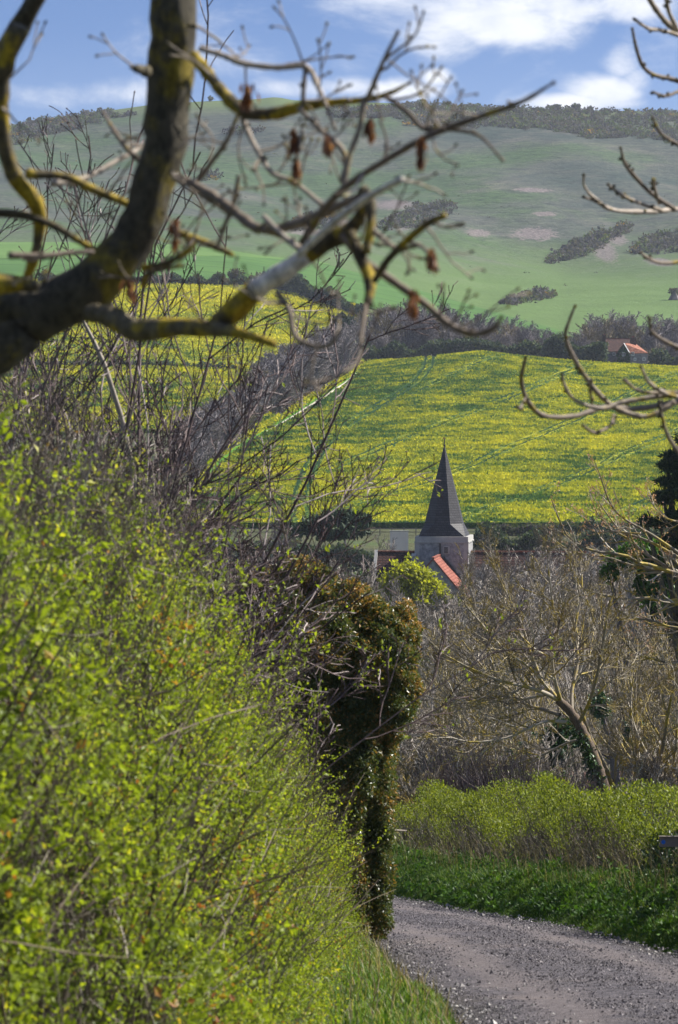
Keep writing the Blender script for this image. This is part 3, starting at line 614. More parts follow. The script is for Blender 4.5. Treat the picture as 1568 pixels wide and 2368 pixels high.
b = MB(); b.box(wx0, wx1, -hw - .02, -hw + .3, wz0, wz1); o = b.build('belfry_window', MAT['dark_gap'], church)
b = MB()
for k in range(5): z0 = wz0 + (k + .3) * (wz1 - wz0) / 5; b.slab([(wx0, -hw - .03, z0), (wx1, -hw - .03, z0), (wx1, -hw - .10, z0 - .07), (wx0, -hw - .10, z0 - .07)], .02)
q_ = b.build('louvre', MAT['post_wood'], church); q_.parent = o
b = MB(); b.box(wx0 - .16, wx0 - .004, -hw - .03, -hw + .2, wz0 - .1, wz1 + .1); b.box(wx1 + .004, wx1 + .16, -hw - .03, -hw + .2, wz0 - .1, wz1 + .1); b.box(wx0 - .003, wx1 + .003, -hw - .03, -hw + .2, wz1 + .003, wz1 + .14); b.box(wx0 - .003, wx1 + .003, -hw - .05, -hw + .2, wz0 - .12, wz0 - .003)
q_ = b.build('window_surround', MAT['ashlar'], church); q_.parent = o
b = MB(); b.box(-.22, -.06, -hw - .09, -hw + .02, zl(556), zl(543.4)); b.build('drainpipe', MAT['iron'], church)
# spire: square foot splaying to an octagon
b = MB(); hb = 2.58; zb = ztop - .12; zk = zl(524.4); ro = 2.06; ztip = zl(445.5)
base = [(-hb, -hb, zb), (hb, -hb, zb), (hb, hb, zb), (-hb, hb, zb)]
k_ = ro * math.tan(math.pi / 8)
octo = [(-k_, -ro, zk), (k_, -ro, zk), (ro, -k_, zk), (ro, k_, zk), (k_, ro, zk), (-k_, ro, zk), (-ro, k_, zk), (-ro, -k_, zk)]
zm = zk + (ztip - zk) * .985; f_ = .025
tops = [(x * f_, y * f_, zm) for x, y, _ in octo]
fs = [(0, 1, 5, 4), (1, 2, 7, 6), (2, 3, 9, 8), (3, 0, 11, 10), (1, 6, 5), (2, 8, 7), (3, 10, 9), (0, 4, 11)]
for k in range(8): fs.append((4 + k, 4 + (k + 1) % 8, 12 + (k + 1) % 8, 12 + k))
fs.append(tuple(range(12, 20)))
b.poly(base + octo + tops, fs); sp = b.build('spire', MAT['shingle'], church)
b = MB(); b.box(-.05, .05, -.05, .05, zm - .05, zm + .75); b.box(-.11, .11, -.11, .11, zm - .02, zm + .16); q_ = b.build('finial', MAT['iron'], church); q_.parent = sp
b = MB(); b.poly([(-.16, 0, zm + .76), (.03, -.03, zm + .76), (.18, 0, zm + .86), (.06, 0, zm + .93), (-.03, 0, zm + .87), (-.18, 0, zm + .98), (.03, .03, zm + .76)], [(0, 1, 2, 3, 4, 5), (0, 5, 4, 3, 2, 6)]); q_ = b.build('weathercock', MAT['gilt'], church); q_.parent = sp
# transept reaching out from the tower towards us
L_ = 7.2; xr = -.15; zr = zl(554.8); sl_ = math.tan(R(50)); hwT = 3.4; ze = zr - hwT * sl_
y1_, y0_ = -hw - .0, -hw - L_
b = MB(); b.poly([(xr - hwT + .15, y0_ + .1, -1), (xr + hwT - .15, y0_ + .1, -1), (xr + hwT - .15, y0_ + .1, ze + .05), (xr, y0_ + .1, zr - .12), (xr - hwT + .15, y0_ + .1, ze + .05)] + [(xr - hwT + .15, y1_, -1), (xr + hwT - .15, y1_, -1), (xr + hwT - .15, y1_, ze + .05), (xr, y1_, zr - .12), (xr - hwT + .15, y1_, ze + .05)],
                 [(0, 1, 2, 3, 4), (1, 6, 7, 2), (5, 0, 4, 9), (9, 8, 7, 6, 5)])
tr = b.build('transept_wall', MAT['flint'], church)
b = MB(); b.slab([(xr, y0_, zr), (xr + hwT + .2, y0_, ze - .2), (xr + hwT + .2, y1_, ze - .2), (xr, y1_, zr)], .14)
b.slab([(xr, y1_, zr), (xr - hwT - .2, y1_, ze - .2), (xr - hwT - .2, y0_, ze - .2), (xr, y0_, zr)], .14)
tf = b.build('transept_roof', MAT['tile_orange'], church)
b = MB(); b.box(xr - .14, xr + .14, y0_ - .01, y1_ - .01, zr - .06, zr + .1); q_ = b.build('ridge_tile', MAT['tile_orange'], church); q_.parent = tf
b = MB(); b.slab([(xr + .4, y1_ - .06, zr - .2), (xr + hwT, y1_ - .06, ze + .2), (xr + hwT, y1_ - .26, ze + .1), (xr + .4, y1_ - .26, zr - .35)], .05); b.build('lead_flashing', MAT['iron'], church)
# chancel (left) and nave (right), ridges along the church
def wing(name_w, name_r, x0, x1, zr_, dep, yc, roofmat, coping=None):
    zev = zr_ - dep * math.tan(R(48))
    b = MB(); ya, yb = yc - dep + .15, yc + dep - .15
    b.poly([(x0, ya, -1), (x1, ya, -1), (x1, ya, zev), (x0, ya, zev), (x0, yb, -1), (x1, yb, -1), (x1, yb, zev), (x0, yb, zev), (x0, yc, zr_ - .16), (x1, yc, zr_ - .16)],
           [(0, 1, 2, 3), (5, 4, 7, 6), (0, 3, 8, 7, 4), (1, 5, 6, 9, 2)])
    b.build(name_w, MAT['flint'], church)
    b = MB(); b.slab([(x0, yc, zr_), (x0, yc - dep, zev - .05), (x1, yc - dep, zev - .05), (x1, yc, zr_)], .15); b.slab([(x1, yc, zr_), (x1, yc + dep, zev - .05), (x0, yc + dep, zev - .05), (x0, yc, zr_)], .15)
    rf = b.build(name_r, MAT[roofmat], church)
    b = MB(); b.box(x0, x1, yc - .13, yc + .13, zr_ - .05, zr_ + .1); q_ = b.build('ridge_tile', MAT['tile_mixed'], church); q_.parent = rf
    if coping is not None:
        b = MB(); b.slab([(coping - .34, yc, zr_ + .18), (coping - .34, yc - dep - .1, zev + .1), (coping + .0, yc - dep - .1, zev + .1), (coping + .0, yc, zr_ + .18)], .4); b.build('gable_coping', MAT['ashlar'], church)
wing('chancel_wall', 'chancel_roof', -hw - 4.35, -hw - .02, zl(553.2), 2.9, .0, 'tile_brown', -hw - 4.36)
wing('nave_wall', 'nave_roof', hw + .02, hw + 12.5, zl(552.6), 3.1, .0, 'tile_brown')
b = MB(); b.box(-hw - .30, -hw + .12, -hw - .55, -hw - .03, -1, zl(556)); b.slab([(-hw - .34, -hw - .6, zl(556)), (-hw + .16, -hw - .6, zl(556)), (-hw + .16, -hw - .02, zl(553.6)), (-hw - .34, -hw - .02, zl(553.6))], .1); b.build('buttress', MAT['ashlar'], church)

# ------------------------------------------------------------------ far cottage
YC = 1035.0; c0 = ground_pt(626, YC); mpx = YC / FPX
cot = thing('cottage', 'ivy-gabled stone cottage with a bright orange tiled roof beyond the yellow field', 'cottage', c0, 0)
def cz(py): return zray(py, YC) - c0[2]
def cx_(px): return (px - 626) * mpx
# front range: gable end to the left, long roof slope facing us and to the right
gx, gw = cx_(622.4), 1.65
zr_, ze_ = cz(343.4), cz(353); zb_ = -1.5
A = lambda x, y, z: (x, y, z)
xg0, xg1 = cx_(616.2), cx_(628.6); yF, yB = -3.2, 0.2; x_r = cx_(647.2); xq = cx_(636)
b = MB(); b.poly([A(xg0, yF + 1.4, zb_), A(xg1, yF, zb_), A(xg1, yF, ze_), A(gx, yF + .7, zr_ - .1), A(xg0, yF + 1.4, ze_), A(xg1 - .0, yB + 3, zb_), A(xg0, yB + 3, zb_), A(xg0, yB + 3, ze_), A(xg1, yB + 3, ze_)], [(0, 1, 2, 3, 4), (6, 0, 4, 7)])
ga = b.build('gable_wall', MAT['leaf_fieldhedge'] if False else MAT['stone_wall'], cot); ga['label'] = 'gable end under dark green ivy'
b = MB(); b.poly([A(xg1, yF, zb_), A(x_r - .15, yF + 1.2, zb_), A(x_r - .15, yF + 1.2, ze_ + .1), A(xg1, yF, ze_), A(x_r - .15, yB + 4, zb_), A(x_r - .15, yB + 4, ze_ + .1)], [(0, 1, 2, 3), (1, 4, 5, 2)])
wl = b.build('wall', MAT['stone_wall'], cot)
b = MB(); b.slab([A(gx, yF + .6, zr_), A(xg1 - .1, yF - .2, ze_ - .12), A(x_r, yF + 1.0, ze_ + .02), A(xq, yB + 3, zr_)], .16); b.slab([A(xq, yB + 3, zr_), A(xg0 - .1, yB + 3, ze_), A(xg0 - .2, yF + 1.2, ze_), A(gx, yF + .6, zr_)], .16)
rf = b.build('roof', MAT['tile_mixed'], cot); rf['label'] = 'bright orange tiled front roof'
b = MB(); b.slab([A(gx + .02, yF + .6, zr_ + .08), A(xg1 - .08, yF - .2, ze_ - .04), A(xg1 + .15, yF - .1, ze_ - .0), A(gx + .3, yF + .7, zr_ + .08)], .1); q_ = b.build('verge_board', MAT['white_paint'], cot); q_.parent = rf
# rear range with a dark roof
zr2, ze2 = cz(338.6), cz(351.5)
b = MB(); b.slab([A(cx_(606.6), 7, zr2), A(cx_(608.6), 2.6, ze2), A(cx_(634), 2.6, ze2), A(cx_(634.5), 7, zr2)], .16); b.slab([A(cx_(634.5), 7, zr2), A(cx_(634), 11, ze2), A(cx_(608.6), 11, ze2), A(cx_(606.6), 7, zr2)], .16); r2 = b.build('roof', MAT['tile_brown'], cot); r2['label'] = 'dark brown rear roof with an orange ridge'
b = MB(); b.box(cx_(606.6), cx_(634.5), 6.85, 7.15, zr2 - .04, zr2 + .12); q_ = b.build('ridge_tile', MAT['tile_mixed'], cot); q_.parent = r2
b = MB(); b.box(cx_(609), cx_(633.6), 2.9, 10.7, zb_, ze2 - .1); b.build('rear_wall', MAT['stone_wall'], cot)
def chimney(x, y, z0, z1, w_, mat, par):
    b = MB(); b.box(x - w_, x + w_, y - w_, y + w_, z0, z1); b.box(x - w_ - .07, x + w_ + .07, y - w_ - .07, y + w_ + .07, z1 - .3, z1 - .12); q_ = b.build('chimney', MAT[mat], cot); q_.parent = par
    b = MB(); b.box(x - w_ * .4, x + w_ * .4, y - w_ * .4, y + w_ * .4, z1, z1 + .4); q2 = b.build('chimney_pot', MAT['tile_orange'], cot); q2.parent = par
chimney(cx_(605.8), 7, cz(350), cz(335), .38, 'brick_wall', r2); chimney(cx_(633.2), 1.8, ze_, cz(337.6), .75, 'brick_wall', rf)
def cwin(px0, px1, py0, py1, y):
    x0, x1, z0, z1 = cx_(px0), cx_(px1), cz(py1), cz(py0)
    b = MB(); t_ = .13
    b.box(x0, x1, y - .10, y + .1, z1 - t_, z1); b.box(x0, x1, y - .10, y + .1, z0, z0 + t_); b.box(x0, x0 + t_, y - .10, y + .1, z0 + t_ + .003, z1 - t_ - .003); b.box(x1 - t_, x1, y - .10, y + .1, z0 + t_ + .003, z1 - t_ - .003); b.box((x0 + x1) / 2 - .06, (x0 + x1) / 2 + .06, y - .09, y + .1, z0 + t_ + .003, z1 - t_ - .003)
    w_ = b.build('window', MAT['white_paint'], cot)
    b = MB(); b.box(x0 + t_ + .004, x1 - t_ - .004, y - .02, y + .05, z0 + t_ + .004, z1 - t_ - .004); q_ = b.build('pane', MAT['dark_gap'], cot); q_.parent = w_
def yw(x): return yF + (x - xg1) / (x_r - xg1) * 1.2 if x > xg1 else yF + 1.4 * (xg1 - x) / (xg1 - xg0)
for (a0, a1, b0, b1_) in ((621.0, 624.4, 352.2, 356.2), (630.4, 633.2, 351.8, 355.9), (632.6, 635.2, 357.8, 360.8), (641.5, 644.4, 357.6, 360.8)): cwin(a0, a1, b0, b1_, yw(cx_((a0 + a1) / 2)) - .06)
cwin(613.2, 616.0, 352.2, 355.6, 2.8)
r = np.random.default_rng(21); n_ = 1500
a_, b_ = r.random(n_), r.random(n_); xx = xg0 + (xg1 - xg0) * a_; top_ = np.where(xx < gx, ze_ + (zr_ - ze_) * (xx - xg0) / (gx - xg0), ze_ + (zr_ - ze_) * (xg1 - xx) / (xg1 - gx)) - .15
cen = np.c_[xx, yF + 1.4 * (xg1 - xx) / (xg1 - xg0) - .08, zb_ + (top_ - zb_) * b_]
px_c = 626 + xx / mpx; keep = ~((np.abs(px_c - 622.7) < 2.2) & (np.abs(cen[:, 2] - cz(354.2)) < 2.4 * mpx))
V, F, T = leaves(cen[keep], r.uniform(.25, .45, keep.sum()), r, .9)
ivo = mesh_np('ivy', V, F, MAT['leaf_green'], None, tint=T * .6, off=np.zeros(3)); ivo.parent = cot

# ------------------------------------------------------------------ near church: wall, shed, sign, fences
def simple_house(name, label, cat, px0, px1, pyt, Y, dep, wallm, roofm, rise, ov=.3, cap=False):
    x0, x1 = (px0 - 339) / FPX * Y, (px1 - 339) / FPX * Y; g_ = ground_pt((px0 + px1) / 2, Y); zt = zray(pyt, Y) - g_[2]; hx = (x1 - x0) / 2
    o = thing(name, label, cat, g_)
    b = MB(); b.box(-hx, hx, 0, dep, -1, zt - rise - .1); b.build('wall', MAT[wallm], o)
    b = MB(); b.slab([(-hx - ov, dep / 2, zt), (-hx - ov, -ov, zt - rise), (hx + ov, -ov, zt - rise), (hx + ov, dep / 2, zt)], .12); b.slab([(hx + ov, dep / 2, zt), (hx + ov, dep + ov, zt - rise), (-hx - ov, dep + ov, zt - rise), (-hx - ov, dep / 2, zt)], .12); b.build('roof', MAT[roofm], o)
    for sg in (-1, 1): b = MB(); b.poly([(sg * hx, .02, zt - rise - .1), (sg * hx, dep - .02, zt - rise - .1), (sg * hx, dep / 2, zt - .1), (sg * (hx - .1), .02, zt - rise - .1), (sg * (hx - .1), dep - .02, zt - rise - .1), (sg * (hx - .1), dep / 2, zt - .1)], [(0, 1, 2), (5, 4, 3), (0, 2, 5, 3), (2, 1, 4, 5), (1, 0, 3, 4)]); b.build('gable', MAT[wallm], o)
    return o
# garden wall panel behind the tower: pale rendered wall with a coping
gw_ = ground_pt(399, 500); gz = lambda py: zray(py, 500) - gw_[2]; m5 = 500 / FPX
wall = thing('garden_wall', 'short pale pinkish garden wall between clipped hedges left of the church tower', 'wall', gw_)
b = MB(); b.box(-9.0 * m5, 9.4 * m5, 0, .3, -1, gz(531.5)); b.build('wall_face', MAT['render_pale'], wall)
b = MB(); b.box(-9.3 * m5, 9.7 * m5, -.06, .36, gz(531.5) + .003, gz(530.6)); b.build('coping', MAT['ashlar'], wall)
simple_house('garden_shed', 'dark brown boarded shed with a pale roof behind the many-stemmed tree', 'shed', 652, 760, 742, 122, 4.0, 'shed_board', 'shed_roof', .75)
simple_house('shed', 'low dark brown outbuilding behind the leaning tree trunk', 'shed', 520, 640, 776, 128, 3.0, 'shed_board', 'shed_board', .45)
sg = thing('footpath_sign', 'dark wooden sign board with a round blue waymark above the right hedge', 'sign', ground_pt(694, 48.5))
zs0, zs1 = zray(846.0, 48.5) - sg.location.z, zray(837.0, 48.5) - sg.location.z; mm = 48.5 / FPX; sx0 = (660.5 - 694) * mm
b = MB(); b.box(-.05, .05, -.05, .05, -.5, zs1 + .10); b.build('post', MAT['post_wood'], sg)
b = MB(); b.box(sx0, sx0 + .80, -.085, -.052, zs0, zs1); bd = b.build('board', MAT['sign_board'], sg)
b = MB(); b.box(sx0 - .01, sx0 + .81, -.10, -.04, zs1 + .002, zs1 + .02); q_ = b.build('board_cap', MAT['post_wood'], sg); q_.parent = bd
b = MB(); ca = [(sx0 + .045 + .026 * math.cos(k * math.pi / 8), -.0875, (zs0 + zs1) / 2 + .004 + .026 * math.sin(k * math.pi / 8)) for k in range(16)]; cb = [(x, -.084, z) for x, _, z in ca]
b.poly(ca + cb, [tuple(range(16))] + [(k, k + 16, (k + 1) % 16 + 16, (k + 1) % 16) for k in range(16)]); q_ = b.build('waymark', MAT['sign_blue'], sg); q_.parent = bd
# post-and-rail fence along the foot of the rape field
fe = thing('field_fence', 'grey post and rail fence along the foot of the yellow rape field', 'fence', ground_pt(400, 590)); fo = np.array(fe.location)
r = np.random.default_rng(8); xs = [(p_ - 339) / FPX * 590 for p_ in np.arange(200, 480, 12.0)]
b = MB()
for x in xs: z = float(H(x, 590)) - fo[2]; b.box(x - fo[0] - .07, x - fo[0] + .07, -.07, .07, z - .3, z + 1.15)
b.build('post', MAT['post_wood'], fe)['kind'] = 'stuff'
for hh_ in (.45, .95):
    b = MB()
    for x, x2 in zip(xs[:-1], xs[1:]):
        z, z2 = float(H(x, 590)) - fo[2], float(H(x2, 590)) - fo[2]
        b.poly([(x - fo[0], -.10, z + hh_), (x2 - fo[0], -.10, z2 + hh_), (x2 - fo[0], -.10, z2 + hh_ + .12), (x - fo[0], -.10, z + hh_ + .12), (x - fo[0], -.075, z + hh_), (x2 - fo[0], -.075, z2 + hh_), (x2 - fo[0], -.075, z2 + hh_ + .12), (x - fo[0], -.075, z + hh_ + .12)], [(0, 1, 2, 3), (7, 6, 5, 4), (3, 2, 6, 7), (1, 0, 4, 5)])
    b.build('rail', MAT['post_wood'], fe)
# ------------------------------------------------------------------ the ash limb hanging over the lane (near, out of focus)
def limb(name, pts, dep, mat, parent, r, sides=10, knob=.07, pin=.45, bend=0.0):
    """pts: (x, y, radius) traced on the photograph's 1568-wide view; dep: distance at start and end"""
    k = len(pts); ds = np.linspace(dep[0], dep[1], k)
    P = np.array([np.r_[S(x, y, d_), rr * K / FPX * d_] for (x, y, rr), d_ in zip(pts, ds)])
    ln = np.linalg.norm(np.diff(P[:, :3], axis=0), axis=1).sum(); rm = P[:, 3].mean()
    n_ = int(np.clip(ln / max(rm * 1.1, .006), 8, 90)); Q = resample(P, n_)
    if bend: Q[:, 1] += bend * np.sin(np.linspace(0, math.pi, n_))
    wob = r.normal(0, knob * .5, (n_, 3)); wob = (wob + np.roll(wob, 1, 0)) / 2
    Q[1:-1, :3] += wob[1:-1] * Q[1:-1, 3:4] * 1.2
    rad = np.maximum(Q[:, 3], .0012) * (1 + r.normal(0, knob, n_) + .10 * (r.random(n_) < .08))
    V, F, T = tubes([(Q[None, :, :3], rad[None], np.array([r.random()]), sides)])
    ends = []
    nv = len(V)
    cap = [np.arange(sides)[None, ::-1], np.arange(nv - sides, nv)[None, :]]
    return mesh_np(name, V, [F] + cap, MAT[mat], parent, T, smooth=True), Q
def buds(tips, dirs, size, r, mat, parent, name='bud'):
    V = []; F = []
    gs = []
    t_ = np.linspace(0, 1, 4); P = tips[:, None, :] + dirs[:, None, :] * (t_[None, :, None] * size * 1.6)
    rad = np.tile(np.array([.35, .62, .45, .05]) * size, (len(tips), 1))
    v_, f_, tt = tubes([(P, rad, r.random(len(tips)) * .6, 5)]); return mesh_np(name, v_, f_, MAT[mat], parent, tt, smooth=True)
r = np.random.default_rng(11)
ash = thing('ash_tree', 'thick lichen-covered ash limb curving up the top left with bare branches and dry seed bunches', 'tree', (-2.0, 9.3, float(H(-2.0, 9.3))))
base_ = np.array(ash.location)
MAIN = [(-30, 800, 78), (40, 735, 72), (140, 695, 63), (240, 630, 56), (305, 550, 50), (348, 450, 47), (374, 345, 49), (388, 235, 52), (394, 120, 54), (396, 0, 52), (398, -150, 48), (380, -330, 42)]
ml = [np.r_[S(x, y, 9.0), rr * K / FPX * 9.0] for x, y, rr in MAIN]
low_ = [np.r_[base_ + np.array([0, 0, -.15]), .17], np.r_[base_ + np.array([.02, -.02, 1.0]), .125], np.r_[base_ + np.array([.12, -.08, 1.9]), .11], np.r_[base_ + np.array([.52, -.20, 2.42]), .092]]
Q = resample(np.array(low_ + ml), 120); rr_ = Q[:, 3] * (1 + r.normal(0, .022, 120)); Q[:, :3] += r.normal(0, .003, (120, 3))
V, F, T = tubes([(Q[None, :, :3], rr_[None], np.array([.55]), 22)])
ang = np.arctan2(V[:, 0] - np.repeat(Q[:, 0], 22), V[:, 2] - np.repeat(Q[:, 2], 22))
V += unit(V - np.repeat(Q[:, :3], 22, 0)) * (.0045 * np.sin(ang * 5 + np.repeat(np.arange(120), 22) * .35) + r.normal(0, .0018, len(V)))[:, None]
mesh_np('trunk', V, F, MAT['bark_dark'], ash, T, smooth=True)
BR = [  # (points, depth start/end, material)
 ([(-170, 560, 34), (-80, 300, 30), (20, 110, 27), (70, 20, 24), (110, -70, 22)], (9.2, 9.1), 'bark_dark'),
 ([(45, 60, 24), (14, 130, 24), (0, 200, 21), (2, 280, 19), (14, 350, 18), (40, 420, 18), (80, 465, 20), (92, 520, 15), (78, 600, 13), (62, 640, 10)], (8.9, 9.1), 'bark_ash'),
 ([(60, 402, 12), (150, 408, 10), (220, 440, 10), (290, 470, 9), (345, 505, 7)], (9.0, 9.1), 'bark_ash'),
 ([(-20, 492, 11), (50, 497, 11), (120, 520, 9), (190, 562, 8), (262, 600, 8)], (9.0, 9.0), 'bark_ash'),
 ([(120, 425, 9), (200, 410, 7), (270, 372, 6), (330, 340, 6)], (9.3, 9.5), 'ash_twig'),
 ([(205, 725, 20), (262, 733, 27), (310, 763, 28), (400, 757, 25), (490, 760, 19), (560, 772, 13), (635, 796, 9)], (8.9, 8.5), 'bark_ash'),
 ([(500, 748, 22), (550, 712, 27), (590, 672, 26)], (8.65, 8.6), 'bark_ash'),
 ([(590, 672, 26), (650, 632, 23), (715, 590, 20)], (8.6, 8.55), 'bark_pale'),
 ([(712, 592, 21), (765, 556, 20), (812, 528, 18), (838, 490, 14), (848, 445, 12)], (8.55, 8.5), 'bark_ash'),
 ([(838, 436, 13), (856, 470, 13), (858, 520, 12), (846, 585, 10)], (8.5, 8.45), 'bark_ash'),
 ([(810, 540, 14), (828, 580, 14), (850, 630, 15), (856, 670, 13), (848, 712, 9)], (8.5, 8.4), 'bark_ash'),
 ([(866, 650, 8), (895, 605, 9), (935, 562, 9), (985, 520, 8), (1030, 498, 7)], (8.4, 8.2), 'bark_ash'),
 ([(790, 545, 9), (840, 600, 9), (915, 655, 10), (985, 705, 9), (1040, 752, 9), (1095, 772, 8), (1140, 760, 7), (1158, 738, 4)], (8.5, 8.3), 'ash_twig'),
 ([(448, 128, 15), (490, 183, 14), (532, 232, 16), (575, 262, 17), (640, 262, 14), (700, 246, 12), (770, 237, 9), (850, 230, 8), (905, 214, 6), (945, 193, 3)], (8.9, 8.5), 'bark_ash'),
 ([(462, 112, 7), (520, 130, 7), (560, 147, 7), (640, 156, 7), (708, 155, 7), (732, 195, 6), (750, 232, 5), (772, 292, 4)], (8.8, 8.6), 'ash_twig'),
 ([(706, 156, 6), (702, 200, 6), (700, 240, 5)], (8.6, 8.6), 'ash_twig'),
 ([(848, 232, 7), (870, 180, 6), (892, 130, 5), (918, 78, 4)], (8.5, 8.3), 'ash_twig'),
 ([(700, 560, 10), (745, 490, 9), (800, 432, 9), (880, 378, 8), (1000, 310, 8), (1110, 270, 7), (1205, 236, 6), (1276, 194, 3)], (8.5, 7.9), 'ash_twig'),
 ([(405, 408, 10), (455, 432, 12), (520, 472, 12), (568, 510, 12), (606, 530, 12), (680, 520, 11), (752, 490, 11), (832, 455, 10)], (8.9, 8.5), 'ash_twig'),
 ([(600, 528, 10), (650, 545, 8), (700, 580, 8), (720, 592, 7)], (8.7, 8.6), 'ash_twig'),
 ([(690, 590, 9), (760, 525, 9), (830, 470, 10), (880, 440, 9), (932, 414, 8)], (8.3, 8.1), 'bark_pale'),
 ([(415, 540, 9), (470, 560, 9), (515, 578, 8), (538, 590, 6)], (9.0, 8.9), 'bark_ash'),
 ([(560, 275, 7), (588, 335, 6), (628, 398, 6), (680, 422, 6), (742, 470, 5)], (8.8, 8.6), 'ash_twig'),
 ([(452, 425, 7), (492, 372, 6), (525, 325, 6), (546, 275, 4)], (8.9, 8.8), 'ash_twig'),
 ([(552, 405, 6), (540, 470, 6), (520, 520, 6), (505, 565, 5)], (8.8, 8.8), 'ash_twig'),
 ([(690, 250, 6), (742, 300, 6), (790, 345, 7), (800, 380, 7), (790, 420, 8)], (8.6, 8.5), 'ash_twig'),
 ([(842, 235, 8), (830, 300, 7), (808, 360, 7), (795, 430, 8)], (8.5, 8.5), 'ash_twig'),
 ([(890, 222, 6), (945, 262, 6), (985, 300, 6), (1050, 300, 5), (1110, 315, 4), (1158, 365, 3)], (8.5, 8.3), 'ash_twig'),
 ([(640, 675, 7), (668, 715, 7), (682, 775, 7), (722, 800, 6), (762, 797, 6), (782, 772, 4)], (8.5, 8.4), 'ash_twig'),
 ([(846, 705, 7), (836, 770, 5), (826, 835, 4), (780, 868, 4), (708, 890, 3)], (8.4, 8.2), 'ash_twig'),
 ([(330, 620, 9), (375, 612, 8), (420, 590, 6), (455, 560, 4)], (8.9, 8.8), 'bark_ash'),
 ([(338, 165, 12), (322, 160, 11), (312, 158, 8)], (8.9, 8.8), 'bark_dark'),
 ([(440, 62, 8), (452, 58, 6)], (8.9, 8.9), 'bark_dark'),
 ([(610, 500, 6), (650, 540, 6), (690, 575, 5)], (8.4, 8.3), 'ash_twig'),
 ([(700, 300, 5), (690, 350, 4), (680, 380, 4)], (8.6, 8.6), 'ash_twig'),
 ([(870, 540, 7), (920, 575, 6), (975, 570, 5), (1010, 620, 3)], (8.4, 8.2), 'ash_twig'),
 ([(330, 660, 7), (350, 630, 6), (420, 615, 4)], (8.9, 8.8), 'bark_ash'),
 ([(-20, 660, 26), (30, 655, 22), (90, 662, 12)], (8.7, 8.7), 'bark_ash'),
 ([(380, 420, 9), (300, 350, 6), (262, 300, 5), (240, 262, 3)], (9.2, 9.4), 'ash_twig'),
 ([(20, 590, 8), (100, 592, 8), (160, 585, 7), (215, 582, 6)], (8.8, 8.9), 'ash_twig'),
]
tipP, tipD, ASHQ = [], [], []
for pts, dp, mt in BR:
    o, Q = limb('branch', pts, dp, mt, ash, r, 10 if pts[0][2] > 9 else 7); ASHQ.append(Q)
    if pts[-1][2] <= 5: tipP.append(Q[-1, :3]); tipD.append(unit(Q[-1, :3] - Q[-3, :3]))
    # side spurs with buds
    for j in r.integers(2, len(Q) - 1, 3):
        if Q[j, 3] < .009 and r.random() < .55:
            d0 = rdir(1, r)[0]; d0[2] = abs(d0[2]); tipP.append(Q[j, :3] + d0 * Q[j, 3] * .5); tipD.append(d0)
buds(np.array(tipP), np.array(tipD), .0085, r, 'ash_twig', ash, 'buds')['kind'] = 'stuff'
for (x, y, wd, ln, dp) in ((975, 355, 13, 85, 8.1), (955, 705, 16, 80, 8.3), (405, 550, 15, 95, 8.9), (757, 328, 15, 40, 8.5), (572, 222, 24, 70, 8.7), (684, 385, 10, 40, 8.6), (1000, 600, 8, 60, 8.2), (855, 300, 8, 60, 8.5), (300, 665, 12, 50, 8.9), (680, 330, 9, 70, 8.6)):
    n_ = int(12 + ln * .35); top_ = S(x, y - ln * .5, dp); mk = K / FPX * dp
    t_ = r.random(n_) ** 1.2; a_ = r.normal(0, .36, (n_, 2))
    cen = top_ + np.c_[a_[:, 0] * wd * mk, a_[:, 1] * wd * mk, -t_ * ln * mk * .62]
    V, F, T = leaves(cen, r.uniform(.7, 1.15, n_) * .034, r, .26, direc=np.tile([0, 0, -3.0], (n_, 1)))
    kb = mesh_np('seed_bunch', V, F, MAT['seed_brown'], ash, T)
# finer side twigs along the limbs
P, D, L, Rr = [], [], [], []
for q_ in ASHQ:
    n_ = len(q_)
    for j in r.integers(2, n_ - 1, 1 + n_ // 16):
        if q_[j, 3] < .026:
            t_ = unit(q_[j + 1, :3] - q_[j - 1, :3]); d0 = rdir(1, r)[0]; d0 = unit(d0 - .4 * t_ * (d0 @ t_) + np.array([.1, 0, .15])); P.append(q_[j, :3]); D.append(d0); L.append(r.uniform(.04, .20)); Rr.append(r.uniform(.0022, .0038))
P, D, L, Rr = map(np.array, (P, D, L, Rr))
tg = tree_groups(P, D, L, Rr, [dict(n=6, wob=.16, trop=.05, taper=.55, sides=5), dict(nc=2, n=4, wob=.15, trop=.05, taper=.6, ratio=.5, a0=.4, a1=1.0, t0=.3, rr=.75, rmin=.0016, sides=4)], r)
V, F, T = tubes(tg); mesh_np('twigs', V, F, MAT['ash_twig'], ash, T, smooth=True)['kind'] = 'stuff'
e_ = np.concatenate([g_[0][:, -1] for g_ in tg]); d_ = unit(np.concatenate([g_[0][:, -1] - g_[0][:, -2] for g_ in tg])); buds(e_, d_, .0065, r, 'bark_dark', ash, 'buds')['kind'] = 'stuff'
